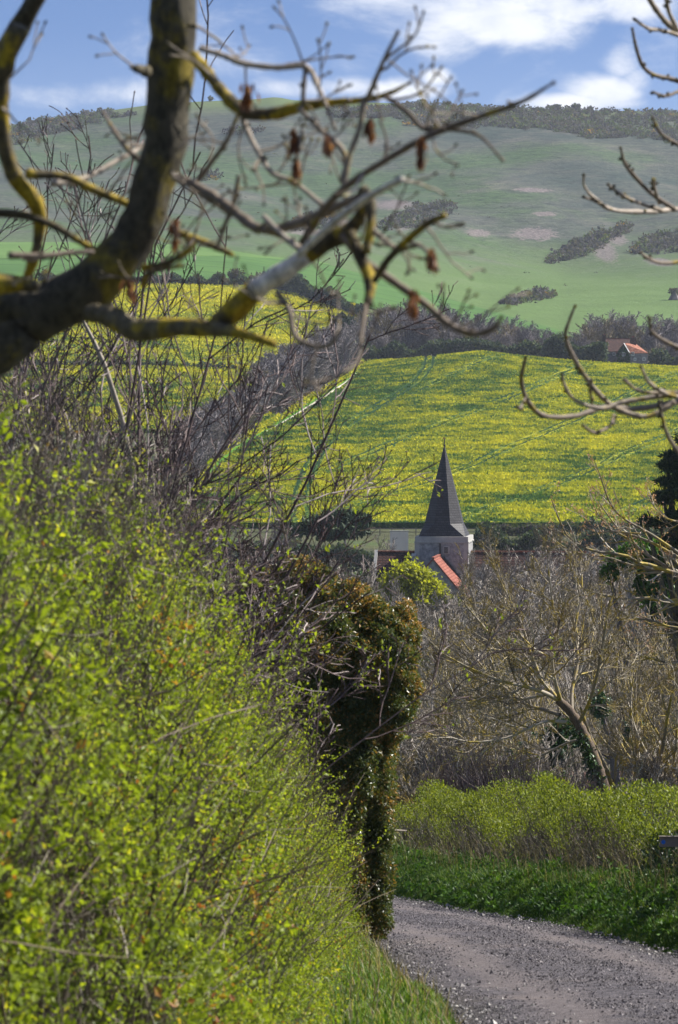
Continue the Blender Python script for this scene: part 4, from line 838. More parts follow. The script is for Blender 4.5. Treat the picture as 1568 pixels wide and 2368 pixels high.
# right-hand ash twigs reaching in from a tree beside the lane
ash2 = thing('ash_tree', 'slender bare ash twigs with dark buds reaching in from the right edge', 'tree', (2.75, 14.5, float(H(2.75, 14.5))))
b2_ = np.array(ash2.location)
Q = resample(np.array([np.r_[b2_ + [0, 0, -.1], .13], np.r_[b2_ + [0.02, 0, 1.5], .11], np.r_[b2_ + [.05, .05, 3.2], .09], np.r_[b2_ + [.0, .1, 5.2], .07], np.r_[b2_ + [-.1, .1, 7.0], .04]]), 40)
V, F, T = tubes([(Q[None, :, :3], Q[None, :, 3] * (1 + r.normal(0, .03, (1, 40))), np.array([.5]), 14)]); mesh_np('trunk', V, F, MAT['bark_dark'], ash2, T, smooth=True)
BR2 = [
 [(2100, -40, 18), (1750, 60, 11), (1620, 100, 8), (1568, 72, 8), (1535, 45, 7), (1500, -5, 6), (1480, -60, 4)],
 [(1568, 72, 6), (1545, 20, 5), (1540, -40, 4)], [(1600, 92, 5), (1530, 70, 5), (1500, 66, 4), (1468, 45, 4)],
 [(1700, 230, 8), (1568, 188, 6), (1510, 172, 5), (1484, 148, 5), (1470, 105, 4), (1463, 70, 3)], [(1600, 205, 5), (1568, 212, 4), (1540, 222, 4), (1512, 214, 3)],
 [(2100, 520, 14), (1750, 470, 9), (1620, 478, 7), (1560, 484, 6), (1500, 490, 6), (1420, 486, 5), (1378, 462, 5), (1352, 432, 3), (1350, 405, 3)],
 [(1560, 484, 6), (1510, 450, 5), (1470, 410, 5), (1446, 380, 4), (1436, 345, 3)], [(1530, 487, 5), (1480, 470, 4), (1440, 452, 4), (1408, 428, 3)], [(1525, 470, 4), (1515, 440, 4), (1510, 415, 3)], [(1400, 478, 4), (1375, 465, 3), (1350, 455, 3)],
 [(1700, 390, 6), (1600, 352, 5), (1560, 330, 5), (1528, 308, 4), (1510, 275, 3)], [(1700, 560, 6), (1580, 602, 5), (1530, 608, 4), (1500, 598, 4), (1482, 585, 3)],
 [(2100, 860, 16), (1750, 900, 10), (1620, 918, 9), (1560, 930, 7), (1470, 945, 7), (1400, 942, 7), (1330, 962, 6), (1260, 962, 6), (1222, 930, 6), (1206, 880, 5), (1215, 828, 4)],
 [(1560, 930, 7), (1500, 962, 6), (1440, 952, 7), (1395, 922, 6), (1360, 880, 6), (1328, 830, 6), (1308, 780, 5), (1315, 745, 4), (1328, 712, 3)],
 [(1620, 912, 7), (1540, 915, 6), (1440, 930, 6), (1390, 945, 5), (1330, 925, 4), (1305, 890, 4), (1300, 868, 3)],
 [(1600, 905, 5), (1530, 908, 5), (1480, 905, 4), (1445, 880, 4)], [(1610, 925, 5), (1545, 912, 5), (1502, 885, 4), (1483, 850, 3)],
 [(1700, 1120, 7), (1590, 1060, 6), (1548, 1015, 5), (1530, 960, 4), (1524, 930, 3)], [(1420, 960, 4), (1410, 985, 4), (1375, 1000, 4), (1350, 985, 3)], [(1640, 830, 6), (1560, 800, 5), (1510, 770, 4), (1500, 735, 3)], [(1215, 920, 3), (1206, 938, 3), (1200, 945, 3)], [(1370, 940, 3), (1365, 900, 3), (1368, 880, 3)]]
tipP, tipD = [], []
for pts in BR2:
    o, Q = limb('branch', pts, (14.4, 13.2) if pts[0][0] > 1900 else (13.4, 13.1), 'ash_twig', ash2, r, 7, .09)
    tipP.append(Q[-1, :3]); tipD.append(unit(Q[-1, :3] - Q[-3, :3]))
    for j in r.integers(3, len(Q) - 1, 7):
        if Q[j, 3] < .012: d0 = unit(rdir(1, r)[0] * np.array([1, .6, 1])); tipP.append(Q[j, :3] + d0 * Q[j, 3] * .3); tipD.append(d0)
buds(np.array(tipP), np.array(tipD), .0105, r, 'bark_dark', ash2, 'buds')['kind'] = 'stuff'

# ------------------------------------------------------------------ left hedgerow: leafy hedge
r = np.random.default_rng(12)
HY = np.array([7, 12, 16, 20, 26, 32, 40, 47.]); HXB = np.array([-1.35, -.78, -.43, -.22, -.16, -.14, .06, .0]); HTP = np.array([2.8, 2.8, 2.85, 3.0, 3.3, 2.85, 2.0, 1.5])
def hedge_xyz(Y, hf, t):
    xb = np.interp(Y, HY, HXB); ht = np.interp(Y, HY, HTP) * (1 + .06 * np.sin(Y * 1.3) + .05 * np.sin(Y * 3.1 + 1))
    h = hf * ht
    bul = .13 * np.sin(Y * .75 + h * 1.1 + 2) * np.clip(h, 0, 1) + .12 * np.sin(Y * 2.1 + h * 1.7) + .08 * np.sin(Y * 4.3 - h * 3.1 + 1) + .05 * np.sin(h * 6 + Y)
    x = xb - .31 * h - .008 * h ** 2 + bul - t
    return np.c_[x, Y, H(x, Y) + .08 + h], h
hedge = thing('hedge', 'tall untrimmed green hedge of fresh spring leaves filling the lower left', 'hedge', (-2.2, 24, float(H(-2.2, 24))))
nC = 85000
Yc_ = 7.5 + 38.5 * r.random(nC) ** .82; hf = r.random(nC) ** .85 * 1.06; t_ = r.gamma(1.2, .12, nC) - .05
cl3 = .5 + .5 * np.sin(Yc_ * 3.3 + hf * 7) * np.sin(Yc_ * 1.7 - hf * 11 + 2); cl4 = .5 + .5 * np.sin(Yc_ * .9 + hf * 4 + 1) * np.sin(Yc_ * .37 - hf * 6)
kp = r.random(nC) < .08 + .95 * cl3 * (.25 + .95 * cl4)
kp &= r.random(nC) < 1.08 - .86 * np.clip((hf - .55) / .45, 0, 1)          # the top thins to bare shoots
Yc_, hf, t_ = Yc_[kp], hf[kp], t_[kp]; cen, h_ = hedge_xyz(Yc_, hf, t_); ng = len(cen); per = 8
sd_ = unit(np.array([.30, -.08, .75]) + r.normal(0, .45, (ng, 3))); sL = r.uniform(.06, .30, ng)
sp_ = np.linspace(0, 1, per)[None, :] + r.normal(0, .05, (ng, per))
cc = (cen[:, None, :] + sd_[:, None, :] * (sp_ * sL[:, None])[..., None] + r.normal(0, .013, (ng, per, 3))).reshape(-1, 3)
kind_ = r.random(ng); tb_ = np.where(kind_ < .60, .42 + .25 * r.random(ng), np.where(kind_ < .86, .08 + .22 * r.random(ng), .72 + .2 * r.random(ng))) + .10 * np.sin(Yc_ * 1.1 + hf * 5)
tin = np.clip(np.repeat(tb_, per) + np.tile(np.linspace(-.05, .12, per), ng) + r.normal(0, .06, len(cc)), 0, .94)
red = np.repeat((np.sin(Yc_ * 2.3 + 1) * np.sin(hf * 9 + Yc_) > .75) & (r.random(ng) < .35), per); tin = np.where(red | (r.random(len(cc)) < .008), .96 + .04 * r.random(len(cc)), tin)
lsz_ = np.repeat(r.uniform(.014, .036, ng) * np.interp(Yc_, [8, 15, 26], [1.5, 1.25, .92]), per) * np.tile(np.linspace(1.15, .55, per), ng) * r.uniform(.7, 1.25, len(cc))
V, F, T = leaves(cc, lsz_, r, .66, direc=np.repeat(sd_, per, 0) * .6 + r.normal(0, .6, cc.shape), tint=tin)
nK = 420; Yk = 9 + 34 * r.random(nK) ** .8; ck, hk = hedge_xyz(Yk, .35 + .62 * r.random(nK), r.normal(0, .05, nK)); dk = unit(np.array([.75, -.1, .55]) + r.normal(0, .4, (nK, 3)))
Pk, Rk = grow(ck - dk * .15, dk, r.uniform(.3, .75, nK), r.uniform(.002, .0035, nK), 6, .12, .10, .4, r)
kk_ = r.random((nK, 22)) * 4.4 + 1.5; i_ = kk_.astype(int); f_ = (kk_ - i_)[..., None]; jj = np.arange(nK)[:, None]; pk = (Pk[jj, i_] * (1 - f_) + Pk[jj, np.minimum(i_ + 1, 6)] * f_ + r.normal(0, .016, (nK, 22, 3))).reshape(-1, 3)
A_ = leaves(pk, r.uniform(.020, .042, len(pk)) * np.repeat(np.interp(Yk, [8, 20], [1.3, 1.0]), 22), r, .6, direc=np.repeat(dk, 22, 0) * .7 + r.normal(0, .5, pk.shape), tint=np.clip(np.repeat(.62 + .25 * r.random(nK), 22) + r.normal(0, .06, len(pk)), 0, .94))
V, F, T = join([(V, F, T), A_])
lf = mesh_np('leaves', V, F, MAT['leaf_hedge'], hedge, T); lf['kind'] = 'stuff'
# shoots and twigs
nT = 14000
Yt = 7.5 + 38.5 * r.random(nT) ** .85; hf = r.random(nT) ** .75 * 1.02; t0 = .08 + r.gamma(1.7, .17, nT); st, _ = hedge_xyz(Yt, hf, t0)
D = unit(np.array([.12, -.05, .9]) + r.normal(0, .36, (nT, 3))); L = r.uniform(.25, .75, nT)
pts, rad = grow(st, D, L, r.uniform(.0015, .0042, nT), 4, .16, .06, .45, r)
P2, D2, L2, R2 = kids(pts, rad, L, 2, .3, .95, .4, 1.0, .45, .6, r); p2, r2_ = grow(P2, D2, L2, R2, 3, .18, .05, .5, r)
nS = 5200; Ys = 7.5 + 38.5 * r.random(nS); ss, _ = hedge_xyz(Ys, r.random(nS) * .55, .35 + r.random(nS) * 1.1); Ds = unit(np.array([.12, 0, 1.0]) + r.normal(0, .30, (nS, 3)))
p3, r3 = grow(ss, Ds, r.uniform(.6, 1.5, nS), r.uniform(.003, .010, nS), 5, .14, .03, .4, r)
V, F, T = tubes([(pts, rad, r.random(nT) ** 1.3), (p2, np.maximum(r2_, .0010), r.random(len(p2)) ** 1.3), (p3, r3, r.random(nS) * .55)])
V, F, T = join([(V, F, T), tubes([(Pk, Rk, r.random(nK))])]); tw = mesh_np('twigs', V, F, MAT['hedge_twig'], hedge, T); tw['kind'] = 'stuff'
# ------------------------------------------------------------------ bare shrubs rising out of the hedge
def shrub(label, x, Y, nst, hgt, lean, spread, r, sp=.35, leafn=0, rr=(.010, .022), lv=3, mat='shrub_twig', sub=(7, 6, 5), dens=1.0, lift=0.0, rm=(.0022, .0019, .0016)):
    o = thing('bare_shrub', label, 'shrub', (x, Y, float(H(x, Y))))
    b = np.array(o.location) + r.normal(0, .14, (nst, 3)) * np.array([1, 1.4, 0]) + np.array([0, 0, lift])
    D = unit(np.array([lean, 0, 1.0]) + r.normal(0, spread, (nst, 3)) * np.array([1, 1, .3]))
    L = hgt * r.uniform(.62, 1.0, nst); Rr = r.uniform(rr[0], rr[1], nst)
    lvs = [dict(n=9, wob=.09, trop=.02, taper=.35, sides=6), dict(nc=sub[0], n=7, wob=.11, trop=.05, taper=.4, ratio=.33, a0=.35, a1=.85, t0=.22, rr=.6, sides=4, rmin=rm[0]),
           dict(nc=sub[1], n=5, wob=.12, trop=.05, taper=.45, ratio=.5, a0=.4, a1=.9, t0=.2, rr=.65, rmin=rm[1]), dict(nc=sub[2], n=4, wob=.12, trop=.05, taper=.5, ratio=.5, a0=.4, a1=.95, t0=.2, rr=.7, rmin=rm[2])][:lv + 1]
    gs = tree_groups(b, D, L, Rr, lvs, r)
    V, F, T = tubes([(gs[0][0], gs[0][1], gs[0][2] * .9, 6)]); mesh_np('stems', V, F, MAT[mat], o, T, smooth=True)
    V, F, T = tubes([(a, b_, c_, d_) for a, b_, c_, d_ in gs[1:]]); q_ = mesh_np('twigs', V, F, MAT[mat], o, T); q_['kind'] = 'stuff'
    tips = gs[-1][0]; kk = r.random(len(tips)) < .5
    if leafn:
        ii = r.integers(0, len(tips), leafn); c_ = tips[ii, -1] + r.normal(0, .012, (leafn, 3)); c_ = c_[c_[:, 2] < b[0, 2] + hgt * (.5 + .42 * r.random(len(c_)) ** 1.5)]; c_ = np.repeat(c_, 3, 0); c_ = c_ + r.normal(0, .022, c_.shape)
        V, F, T = leaves(c_, r.uniform(.02, .042, len(c_)) * (1.35 if rm[2] > .003 else 1), r, .55, direc=np.tile([.2, 0, .8], (len(c_), 1)), tint=.5 + .4 * r.random(len(c_))); mesh_np('leaves', V, F, MAT['leaf_hedge'], o, T)['kind'] = 'stuff'
    bd = tips[kk]; buds(bd[:, -1], unit(bd[:, -1] - bd[:, -2]), rm[2] * 2.8, r, mat, o, 'buds')['kind'] = 'stuff'
    return o
r = np.random.default_rng(13)
def bsh(label, px, Y, topy, nst, r, lean=.10, spread=.12, leafn=300, lv=3, k=.98, sub=(9, 6, 4)):
    nst = int(nst * 1.25); x = (px - 339) / FPX * Y; hg = (zray(topy, Y) - float(H(x, Y))) * k
    return shrub(label, x - lean * hg * .5, Y, nst, hg, lean, spread, r, leafn=leafn, lv=lv, rr=(.012, .024), sub=sub, rm=(.0060, .0048, .0040))
bsh('tall slim budding shrub rising into the sky at the far left', 50, 30, 20, 4, r, .06, .07, 0, 2, 1.0, (8, 5, 3))
bsh('dense purple-brown bare shrub behind the thick ash limb', 15, 33, 190, 9, r)
bsh('budding bare shrub in front of the upper left rape field', 85, 35, 240, 8, r)
bsh('bare shrub with arching stems just right of the thick ash limb', 128, 33, 310, 7, r, .13)
bsh('fine twigged reddish shrub against the strip wood', 165, 36, 390, 7, r, .10)
bsh('brown bare shrub standing above the leafy hedge and left of the evergreen', 205, 38, 470, 6, r, .08, .11, 500)
bsh('tall grey bare shrub at the left edge of the picture', -35, 36, 190, 9, r)
bsh('tangled bare shrub deep behind the hedge', 50, 42, 300, 9, r)
bsh('bare shrub with fresh green sprigs beside the brown evergreen', 235, 40, 530, 5, r, .08, .12, 1000)
bsh('low spreading bare shrub rooted behind the middle of the hedge', 140, 31, 430, 7, r, .10, .13, 900)
bsh('stout bare shrub half buried in the hedge top at the left', 55, 29, 360, 7, r, .12, .13, 900)
shrub('thin leafy shoots standing up from the hedge top', -1.42, 22.0, 9, 3.7, .09, .11, r, leafn=2600, lv=3, rr=(.004, .008), sub=(10, 6, 4))
shrub('loose leafy shoots leaning out of the hedge towards the lane', -1.15, 28.0, 8, 3.5, .10, .12, r, leafn=2800, lv=3, rr=(.004, .008), sub=(10, 6, 4))
o = thing('dead_stem', 'pale barkless dead stem leaning through the bare shrubs', 'stem', (-1.55, 32.0, float(H(-1.55, 32.0))))
Q = resample(np.array([np.r_[np.array(o.location), .024]] + [np.r_[S(x, y, 32.0), rr * K / FPX * 32.0] for x, y, rr in ((335, 1320, 7), (318, 1150, 7), (300, 1050, 6), (285, 980, 6), (262, 905, 6), (238, 835, 6), (208, 772, 5), (165, 690, 3))]), 30)
V, F, T = tubes([(Q[None, :, :3], Q[None, :, 3] * (1 + r.normal(0, .1, (1, 30))), np.array([.8]), 7)]); mesh_np('stem', V, F, MAT['hedge_twig'], o, T, smooth=True)
# green sprigs sticking out to the right of the hedge
# ------------------------------------------------------------------ evergreen oak clad in ivy
r = np.random.default_rng(14)
YO = 47.0
oak = thing('evergreen_oak', 'dark evergreen oak with browning leaves at the lane edge', 'tree', (.36, YO, float(H(.36, YO))))
bl = []
for (px, py, rx, ry, dyp, n_) in ((368, 915, 16, 42, 0, 3200), (369, 850, 22, 50, 0, 4800), (366, 785, 27, 48, .1, 4800), (362, 735, 38, 45, .2, 6000), (375, 690, 42, 40, -.2, 7200), (388, 640, 30, 26, -.1, 3600), (404, 632, 17, 20, .2, 1500), (330, 690, 50, 55, .5, 6500), (318, 625, 52, 45, .6, 6500), (345, 612, 34, 32, .2, 3600), (372, 640, 34, 40, .1, 4200), (372, 690, 44, 50, .1, 5000), (374, 890, 20, 60, -.1, 3600), (355, 860, 26, 80, .2, 4200), (378, 800, 18, 60, -.1, 2600), (322, 730, 40, 64, -.3, 5600), (342, 835, 28, 76, -.3, 4600), (318, 655, 42, 46, -.3, 4600), (350, 910, 24, 50, -.3, 3000), (350, 760, 30, 60, -.4, 4000), (285, 660, 50, 60, .9, 5000), (280, 605, 46, 44, 1.0, 4500), (300, 740, 40, 60, .8, 4500), (275, 690, 52, 66, .9, 5000), (262, 620, 40, 50, 1.1, 4000), (310, 800, 30, 60, .7, 3000), (345, 800, 22, 60, .5, 3600), (300, 578, 28, 22, .8, 1700), (322, 583, 15, 16, .7, 900), (384, 662, 34, 30, -.4, 3600), (404, 690, 17, 26, 0, 2000), (391, 722, 14, 26, -.1, 1500), (240, 700, 40, 60, 1.2, 3000), (405, 612, 10, 12, .1, 500)):
    c_ = at(px, py, YO + dyp); mm = YO / FPX
    p_ = bushleaf(c_, (rx * mm, max(rx, 22) * mm * .9, ry * mm), int(n_ * 1.7), r, shell=.74, lump=.13); bl.append(p_)
bl = np.concatenate(bl); gnd = H(bl[:, 0], bl[:, 1]) + .05; bl = bl[bl[:, 2] > gnd]
warm = np.clip((bl[:, 2] - (oak.location.z + 2.0)) / 2.0, 0, 1) * .10 + .04 + .16 * np.sin(bl[:, 0] * 7 + bl[:, 2] * 5) * np.sin(bl[:, 2] * 3 - bl[:, 0] * 4)
tt = np.clip(r.beta(2, 2.4, len(bl)) * .85 + warm, 0, 1)
V, F, T = leaves(bl, r.uniform(.030, .062, len(bl)), r, .5, upb=-.25, tint=tt)
q_ = mesh_np('foliage', V, F, MAT['leaf_oak'], oak, T); q_['kind'] = 'stuff'
tk = [at(368, 965, YO + .1), at(369, 900, YO + .1), at(366, 830, YO + .15), at(362, 760, YO + .2), at(352, 690, YO + .3), at(340, 625, YO + .4)]
Q = resample(np.array([np.r_[p_, a] for p_, a in zip(tk, (.12, .10, .085, .07, .05, .02))]), 26)
g_ = [(Q[None, :, :3], Q[None, :, 3], np.array([.4]), 9)]
P_, D_, L_2, R_ = kids(Q[None, :, :3], Q[None, :, 3], np.array([3.4]), 26, .3, 1.0, .5, 1.1, .20, .55, r)
p1, r1 = grow(P_, D_, L_2, R_, 6, .15, .06, .35, r); P2, D2, L2, R2 = kids(p1, r1, L_2, 7, .2, 1, .4, 1, .5, .6, r); p2, r2_ = grow(P2, D2, L2, R2, 4, .15, .03, .4, r)
V, F, T = tubes(g_); mesh_np('trunk', V, F, MAT['bark_dark'], oak, T, smooth=True)
V, F, T = tubes([(p1, r1, r.random(len(p1)), 5), (p2, np.maximum(r2_, .003), r.random(len(p2)))]); mesh_np('limbs', V, F, MAT['grey_twig'], oak, T)['kind'] = 'stuff'
# ------------------------------------------------------------------ right-hand hedge above the bank
r = np.random.default_rng(15)
def strip_pt(k, off):
    i = np.minimum(k.astype(int), NL - 2); f = (k - i)[:, None]
    return cr[i] * (1 - f) + cr[i + 1] * f + (nr_[i] * (1 - f) + nr_[i + 1] * f) * off[:, None]
kYs = np.array([np.argmin(np.abs(cr[:, 1] - yy)) for yy in (36, 88)])
def rhedge(name, label, k0, k1, o0, o1, h0, h1, nl, mat, r, ntw=3000, lsz=(.03, .06), tl=(.25, .6), face=.5, skip=None, tb=(2, 2), twm='hedge_twig', base=.55, rec=0.0):
    kk = k0 + (k1 - k0) * r.random(nl); side = r.random(nl)
    tp = side > face                                       # top of the hedge or its face
    hf = np.where(tp, 1 - np.abs(r.normal(0, .10, nl)), r.random(nl))
    off = np.where(tp, o0 + (o1 - o0) * r.random(nl), o0 + rec * (1 - hf) ** 1.5 + np.abs(r.normal(0, .12, nl)))
    p2 = strip_pt(kk, off + (.18 * np.sin(kk * .45) + .12 * np.sin(kk * 1.1)) * np.sin(hf * 2.6)); lump = .5 + .5 * np.sin(p2[:, 0] * 2.3 + 1) * np.sin(p2[:, 1] * .8 + p2[:, 0] * .7); 
    hh = (h0 + (h1 - h0) * (.5 + .5 * np.sin(kk * .23 + off))) * (.74 + .42 * lump)
    z = H(p2[:, 0], p2[:, 1]) + base + hf * hh - .12 * (off - o0) * 0
    cen = np.c_[p2, z] + r.normal(0, .035, (nl, 3))
    if skip is not None: cen = cen[skip(cen)]
    o = thing(name, label, 'hedge', (float(cen[:, 0].mean()), float(cen[:, 1].mean()), float(cen[:, 2].min())))
    hfz = (cen[:, 2] - cen[:, 2].min()) / np.ptp(cen[:, 2])
    V, F, T = leaves(cen, r.uniform(lsz[0], lsz[1], len(cen)), r, .6, direc=np.tile([-.1, 0, .8], (len(cen), 1)), tint=np.clip(r.beta(tb[0], tb[1], len(cen)), 0, 1))
    mesh_np('leaves', V, F, MAT[mat], o, T)['kind'] = 'stuff'
    kk = k0 + (k1 - k0) * r.random(ntw); off = o0 + (o1 - o0) * r.random(ntw) + .05; p2 = strip_pt(kk, off)
    lump = .5 + .5 * np.sin(p2[:, 0] * 2.3 + 1) * np.sin(p2[:, 1] * .8 + p2[:, 0] * .7); hh = (h0 + (h1 - h0) * (.5 + .5 * np.sin(kk * .23 + off))) * (.74 + .42 * lump)
    P = np.c_[p2, H(p2[:, 0], p2[:, 1]) + base - .1 + hh * r.random(ntw) * .75]
    D = unit(np.array([-.18, -.1, 1.0]) + r.normal(0, .35, (ntw, 3))); pts, rad = grow(P, D, r.uniform(tl[0], tl[1], ntw), r.uniform(.003, .008, ntw), 4, .14, .05, .4, r)
    P2, D2, L2, R2 = kids(pts, rad, r.uniform(tl[0], tl[1], ntw), 2, .3, 1, .4, 1, .5, .7, r); p2_, r2_ = grow(P2, D2, L2, R2, 3, .15, .05, .5, r)
    V, F, T = tubes([(pts, rad, r.random(ntw) ** 1.4), (p2_, np.maximum(r2_, .002), r.random(len(p2_)) ** 1.4)])
    mesh_np('twigs', V, F, MAT[twm], o, T)['kind'] = 'stuff'
    return o
k0, k1 = float(kYs[0]), float(kYs[1])
kx = lambda Y: float(np.argmin(np.abs(cr[:, 1] - Y)))
rhedge('hedge', 'flat topped yellow-green hedge above the grass bank right of the lane', kx(38), kx(80), 1.30, 2.9, 1.12, 1.5, 105000, 'leaf_right_hedge', r, 6000, (.026, .055), face=.55, tb=(1.7, 2.0), base=.45, rec=.62, skip=lambda c: (r.random(len(c)) < .5 + .5 * np.clip((c[:, 2] - H(c[:, 0], c[:, 1]) - .95) / .55, 0, 1)))
rhedge('hedge', 'brown half bare hedge section with upright shoots at the far right', kx(37), kx(50), 2.2, 3.4, 1.35, 1.6, 3500, 'leaf_right_hedge', r, 3200, (.025, .05), (.35, .8), face=.3, twm='hedge_twig')
rhedge('ivy_thicket', 'dark glossy ivy hanging down the hedge face under the footpath sign', kx(41), kx(55), 1.42, 1.9, .95, 1.15, 11000, 'leaf_ivy', r, 300, (.05, .10), face=.95, base=.5, skip=lambda c: np.sin(c[:, 1] * 1.9 + 1) * np.sin(c[:, 2] * 3 + c[:, 1]) > -.35)
rhedge('bramble_thicket', 'tangle of dead brown stems in front of the right hedge', kx(56), kx(74), 1.45, 1.9, .25, .60, 1500, 'leaf_right_hedge', r, 1500, (.02, .05), (.3, .75), twm='hedge_twig', base=.5)
def ledge(name, label, cat, px0, px1, Y0, Y1, hgt, dep, n_, mat, r, lsz=.3, ntw=0, twm='grey_twig', tl=.6, tb=(2, 2.5), lump=.2, trw=.01, topy=None):
    """a row of foliage between two ground points"""
    t_ = r.random(n_); Yv = Y0 + (Y1 - Y0) * t_ + r.uniform(-.5, .5, n_) * dep; x = ((px0 - 339) + (px1 - px0) * t_) / FPX * (Y0 + (Y1 - Y0) * t_)
    L_ = abs(px1 - px0) / FPX * (Y0 + Y1) / 2
    lm = 1 + lump * (np.sin(t_ * L_ * 1.1 / max(hgt * .6, .5)) * np.sin(t_ * L_ * .43 / max(hgt * .6, .5) + 1.3) + .5 * np.sin(t_ * L_ * 2.9 / max(hgt, .5)))
    hf = r.random(n_) ** .6; z = H(x, Yv) + hf * hgt * lm
    o = thing(name, label, cat, ((float(x.min()) + float(x.max())) / 2, (Y0 + Y1) / 2, float(H((float(x.min()) + float(x.max())) / 2, (Y0 + Y1) / 2))))
    V, F, T = leaves(np.c_[x, Yv, z], r.uniform(.6, 1.3, n_) * lsz, r, .8, tint=r.beta(tb[0], tb[1], n_)); mesh_np('leaves', V, F, MAT[mat], o, T)['kind'] = 'stuff'
    if ntw:
        j = r.integers(0, n_, ntw); P = np.c_[x[j], Yv[j], H(x[j], Yv[j]) + r.random(ntw) * hgt * .6 * lm[j]]
        pts, rad = grow(P, unit(np.array([0, 0, 1.0]) + r.normal(0, .3, (ntw, 3))), np.full(ntw, tl) * r.uniform(.6, 1.3, ntw), np.full(ntw, trw), 4, .13, .04, .4, r)
        V, F, T = tubes([(pts, rad, r.random(ntw))]); mesh_np('twigs', V, F, MAT[twm], o, T)['kind'] = 'stuff'
    return o
ledge('bare_hedge', 'low purple-brown bare hedge behind the yellow-green hedge', 'hedge', 425, 612, 92, 78, 2.15, 1.0, 900, 'leaf_right_hedge', r, .03, 5000, 'shrub_twig', 1.0, trw=.006)

# ------------------------------------------------------------------ garden trees in the valley below
r = np.random.default_rng(16)
def twigfill(gs, P, D, L, Rr, levels, r): gs += tree_groups(P, D, L, Rr, levels, r)
YA = 95.0
apple = thing('apple_tree', 'old lichened fruit tree leaning left with an ivy-wrapped trunk', 'tree', ground_pt(606, YA))
TR = [(609, 850, 8.0), (605, 800, 6.6), (600, 775, 5.8), (595, 760, 5.4), (589, 745, 5.2), (579, 725, 4.9), (569, 710, 4.5), (558, 700, 3.8)]
def px_path(pts, Y, dY=0.0): return np.array([np.r_[at(a, b_, Y + dY * k / max(1, len(pts) - 1)), c_ * Y / FPX] for k, (a, b_, c_) in enumerate(pts)])
Q = resample(px_path(TR, YA), 40); V, F, T = tubes([(Q[None, :, :3], Q[None, :, 3] * (1 + r.normal(0, .06, (1, 40))), np.array([.5]), 12)])
tko = mesh_np('trunk', V, F, MAT['lichen_trunk'], apple, T, smooth=True)
AL = [([(558, 700, 2.6), (545, 693, 2.2), (524, 686, 1.9), (501, 681, 1.5), (470, 668, 1.1), (445, 655, .8)], -2), ([(558, 700, 2.6), (549, 688, 2.2), (540, 676, 2.0), (530, 650, 1.7), (520, 620, 1.3), (505, 590, .9), (492, 565, .6)], 1),
      ([(562, 704, 2.4), (556, 685, 2.1), (552, 660, 1.8), (556, 630, 1.5), (552, 600, 1.1), (548, 565, .7)], -1), ([(560, 715, 2.2), (545, 710, 1.9), (527, 705, 1.7), (512, 694, 1.5), (500, 684, 1.2), (480, 664, .9), (462, 640, .7)], 2),
      ([(566, 722, 1.9), (547, 721, 1.6), (533, 726, 1.4), (506, 738, 1.2), (470, 742, .9), (440, 735, .7), (415, 740, .5)], -1), ([(572, 715, 2.2), (572, 690, 1.9), (578, 660, 1.6), (575, 630, 1.3), (582, 590, .9), (580, 560, .6)], 2),
      ([(578, 725, 2.0), (590, 700, 1.8), (598, 670, 1.5), (604, 635, 1.2), (610, 600, .8)], -2), ([(549, 690, 1.8), (530, 668, 1.5), (505, 650, 1.2), (480, 622, .9), (462, 600, .6)], -3), ([(545, 695, 1.6), (515, 700, 1.3), (480, 700, 1.0), (440, 700, .7), (412, 690, .5)], 3),
      ([(585, 740, 1.7), (570, 742, 1.4), (540, 756, 1.1), (510, 765, .8), (480, 765, .6)], 1)]
gs = []
pp, rd_, LL_ = [], [], []
for pts, dY in AL:
    Q = resample(px_path(pts, YA, dY), 18); pp.append(Q[:, :3]); rd_.append(Q[:, 3]); LL_.append(np.linalg.norm(np.diff(Q[:, :3], axis=0), axis=1).sum())
pp, rd_, LL_ = np.array(pp), np.array(rd_), np.array(LL_)
gs.append((pp, rd_, r.random(len(pp)) * .5 + .3, 7))
lvA = [dict(n=6, wob=.12, trop=.07, taper=.4, sides=4, rmin=.006), dict(nc=8, n=5, wob=.13, trop=.07, taper=.45, ratio=.55, a0=.35, a1=.9, t0=.15, rr=.65, rmin=.0045), dict(nc=6, n=4, wob=.13, trop=.07, taper=.5, ratio=.5, a0=.35, a1=.9, t0=.15, rr=.7, rmin=.0038), dict(nc=3, n=3, wob=.12, trop=.05, taper=.5, ratio=.5, a0=.35, a1=.9, t0=.2, rr=.75, rmin=.0034)]
P, D, L, Rr = kids(pp, rd_, LL_, 15, .15, 1, .35, .95, .42, .6, r); twigfill(gs, P, D, L, Rr, lvA, r)
V, F, T = tubes(gs[:1]); mesh_np('limbs', V, F, MAT['lichen_twig'], apple, T, smooth=True)
V, F, T = tubes([(a, b_, c_ ** 1.5, d_) for a, b_, c_, d_ in gs[1:]]); mesh_np('twigs', V, F, MAT['lichen_twig'], apple, T)['kind'] = 'stuff'
Q = resample(px_path(TR, YA), 200); j = r.integers(8, 150, 1500); ofs = r.normal(0, .8, (1500, 3)) * np.array([.10, .08, .05]) + np.array([-.13, -.10, 0])
V, F, T = leaves(Q[j, :3] + ofs, r.uniform(.06, .11, 1500), r, .8, upb=-.4); mesh_np('ivy', V, F, MAT['leaf_ivy'], apple, T)['kind'] = 'stuff'
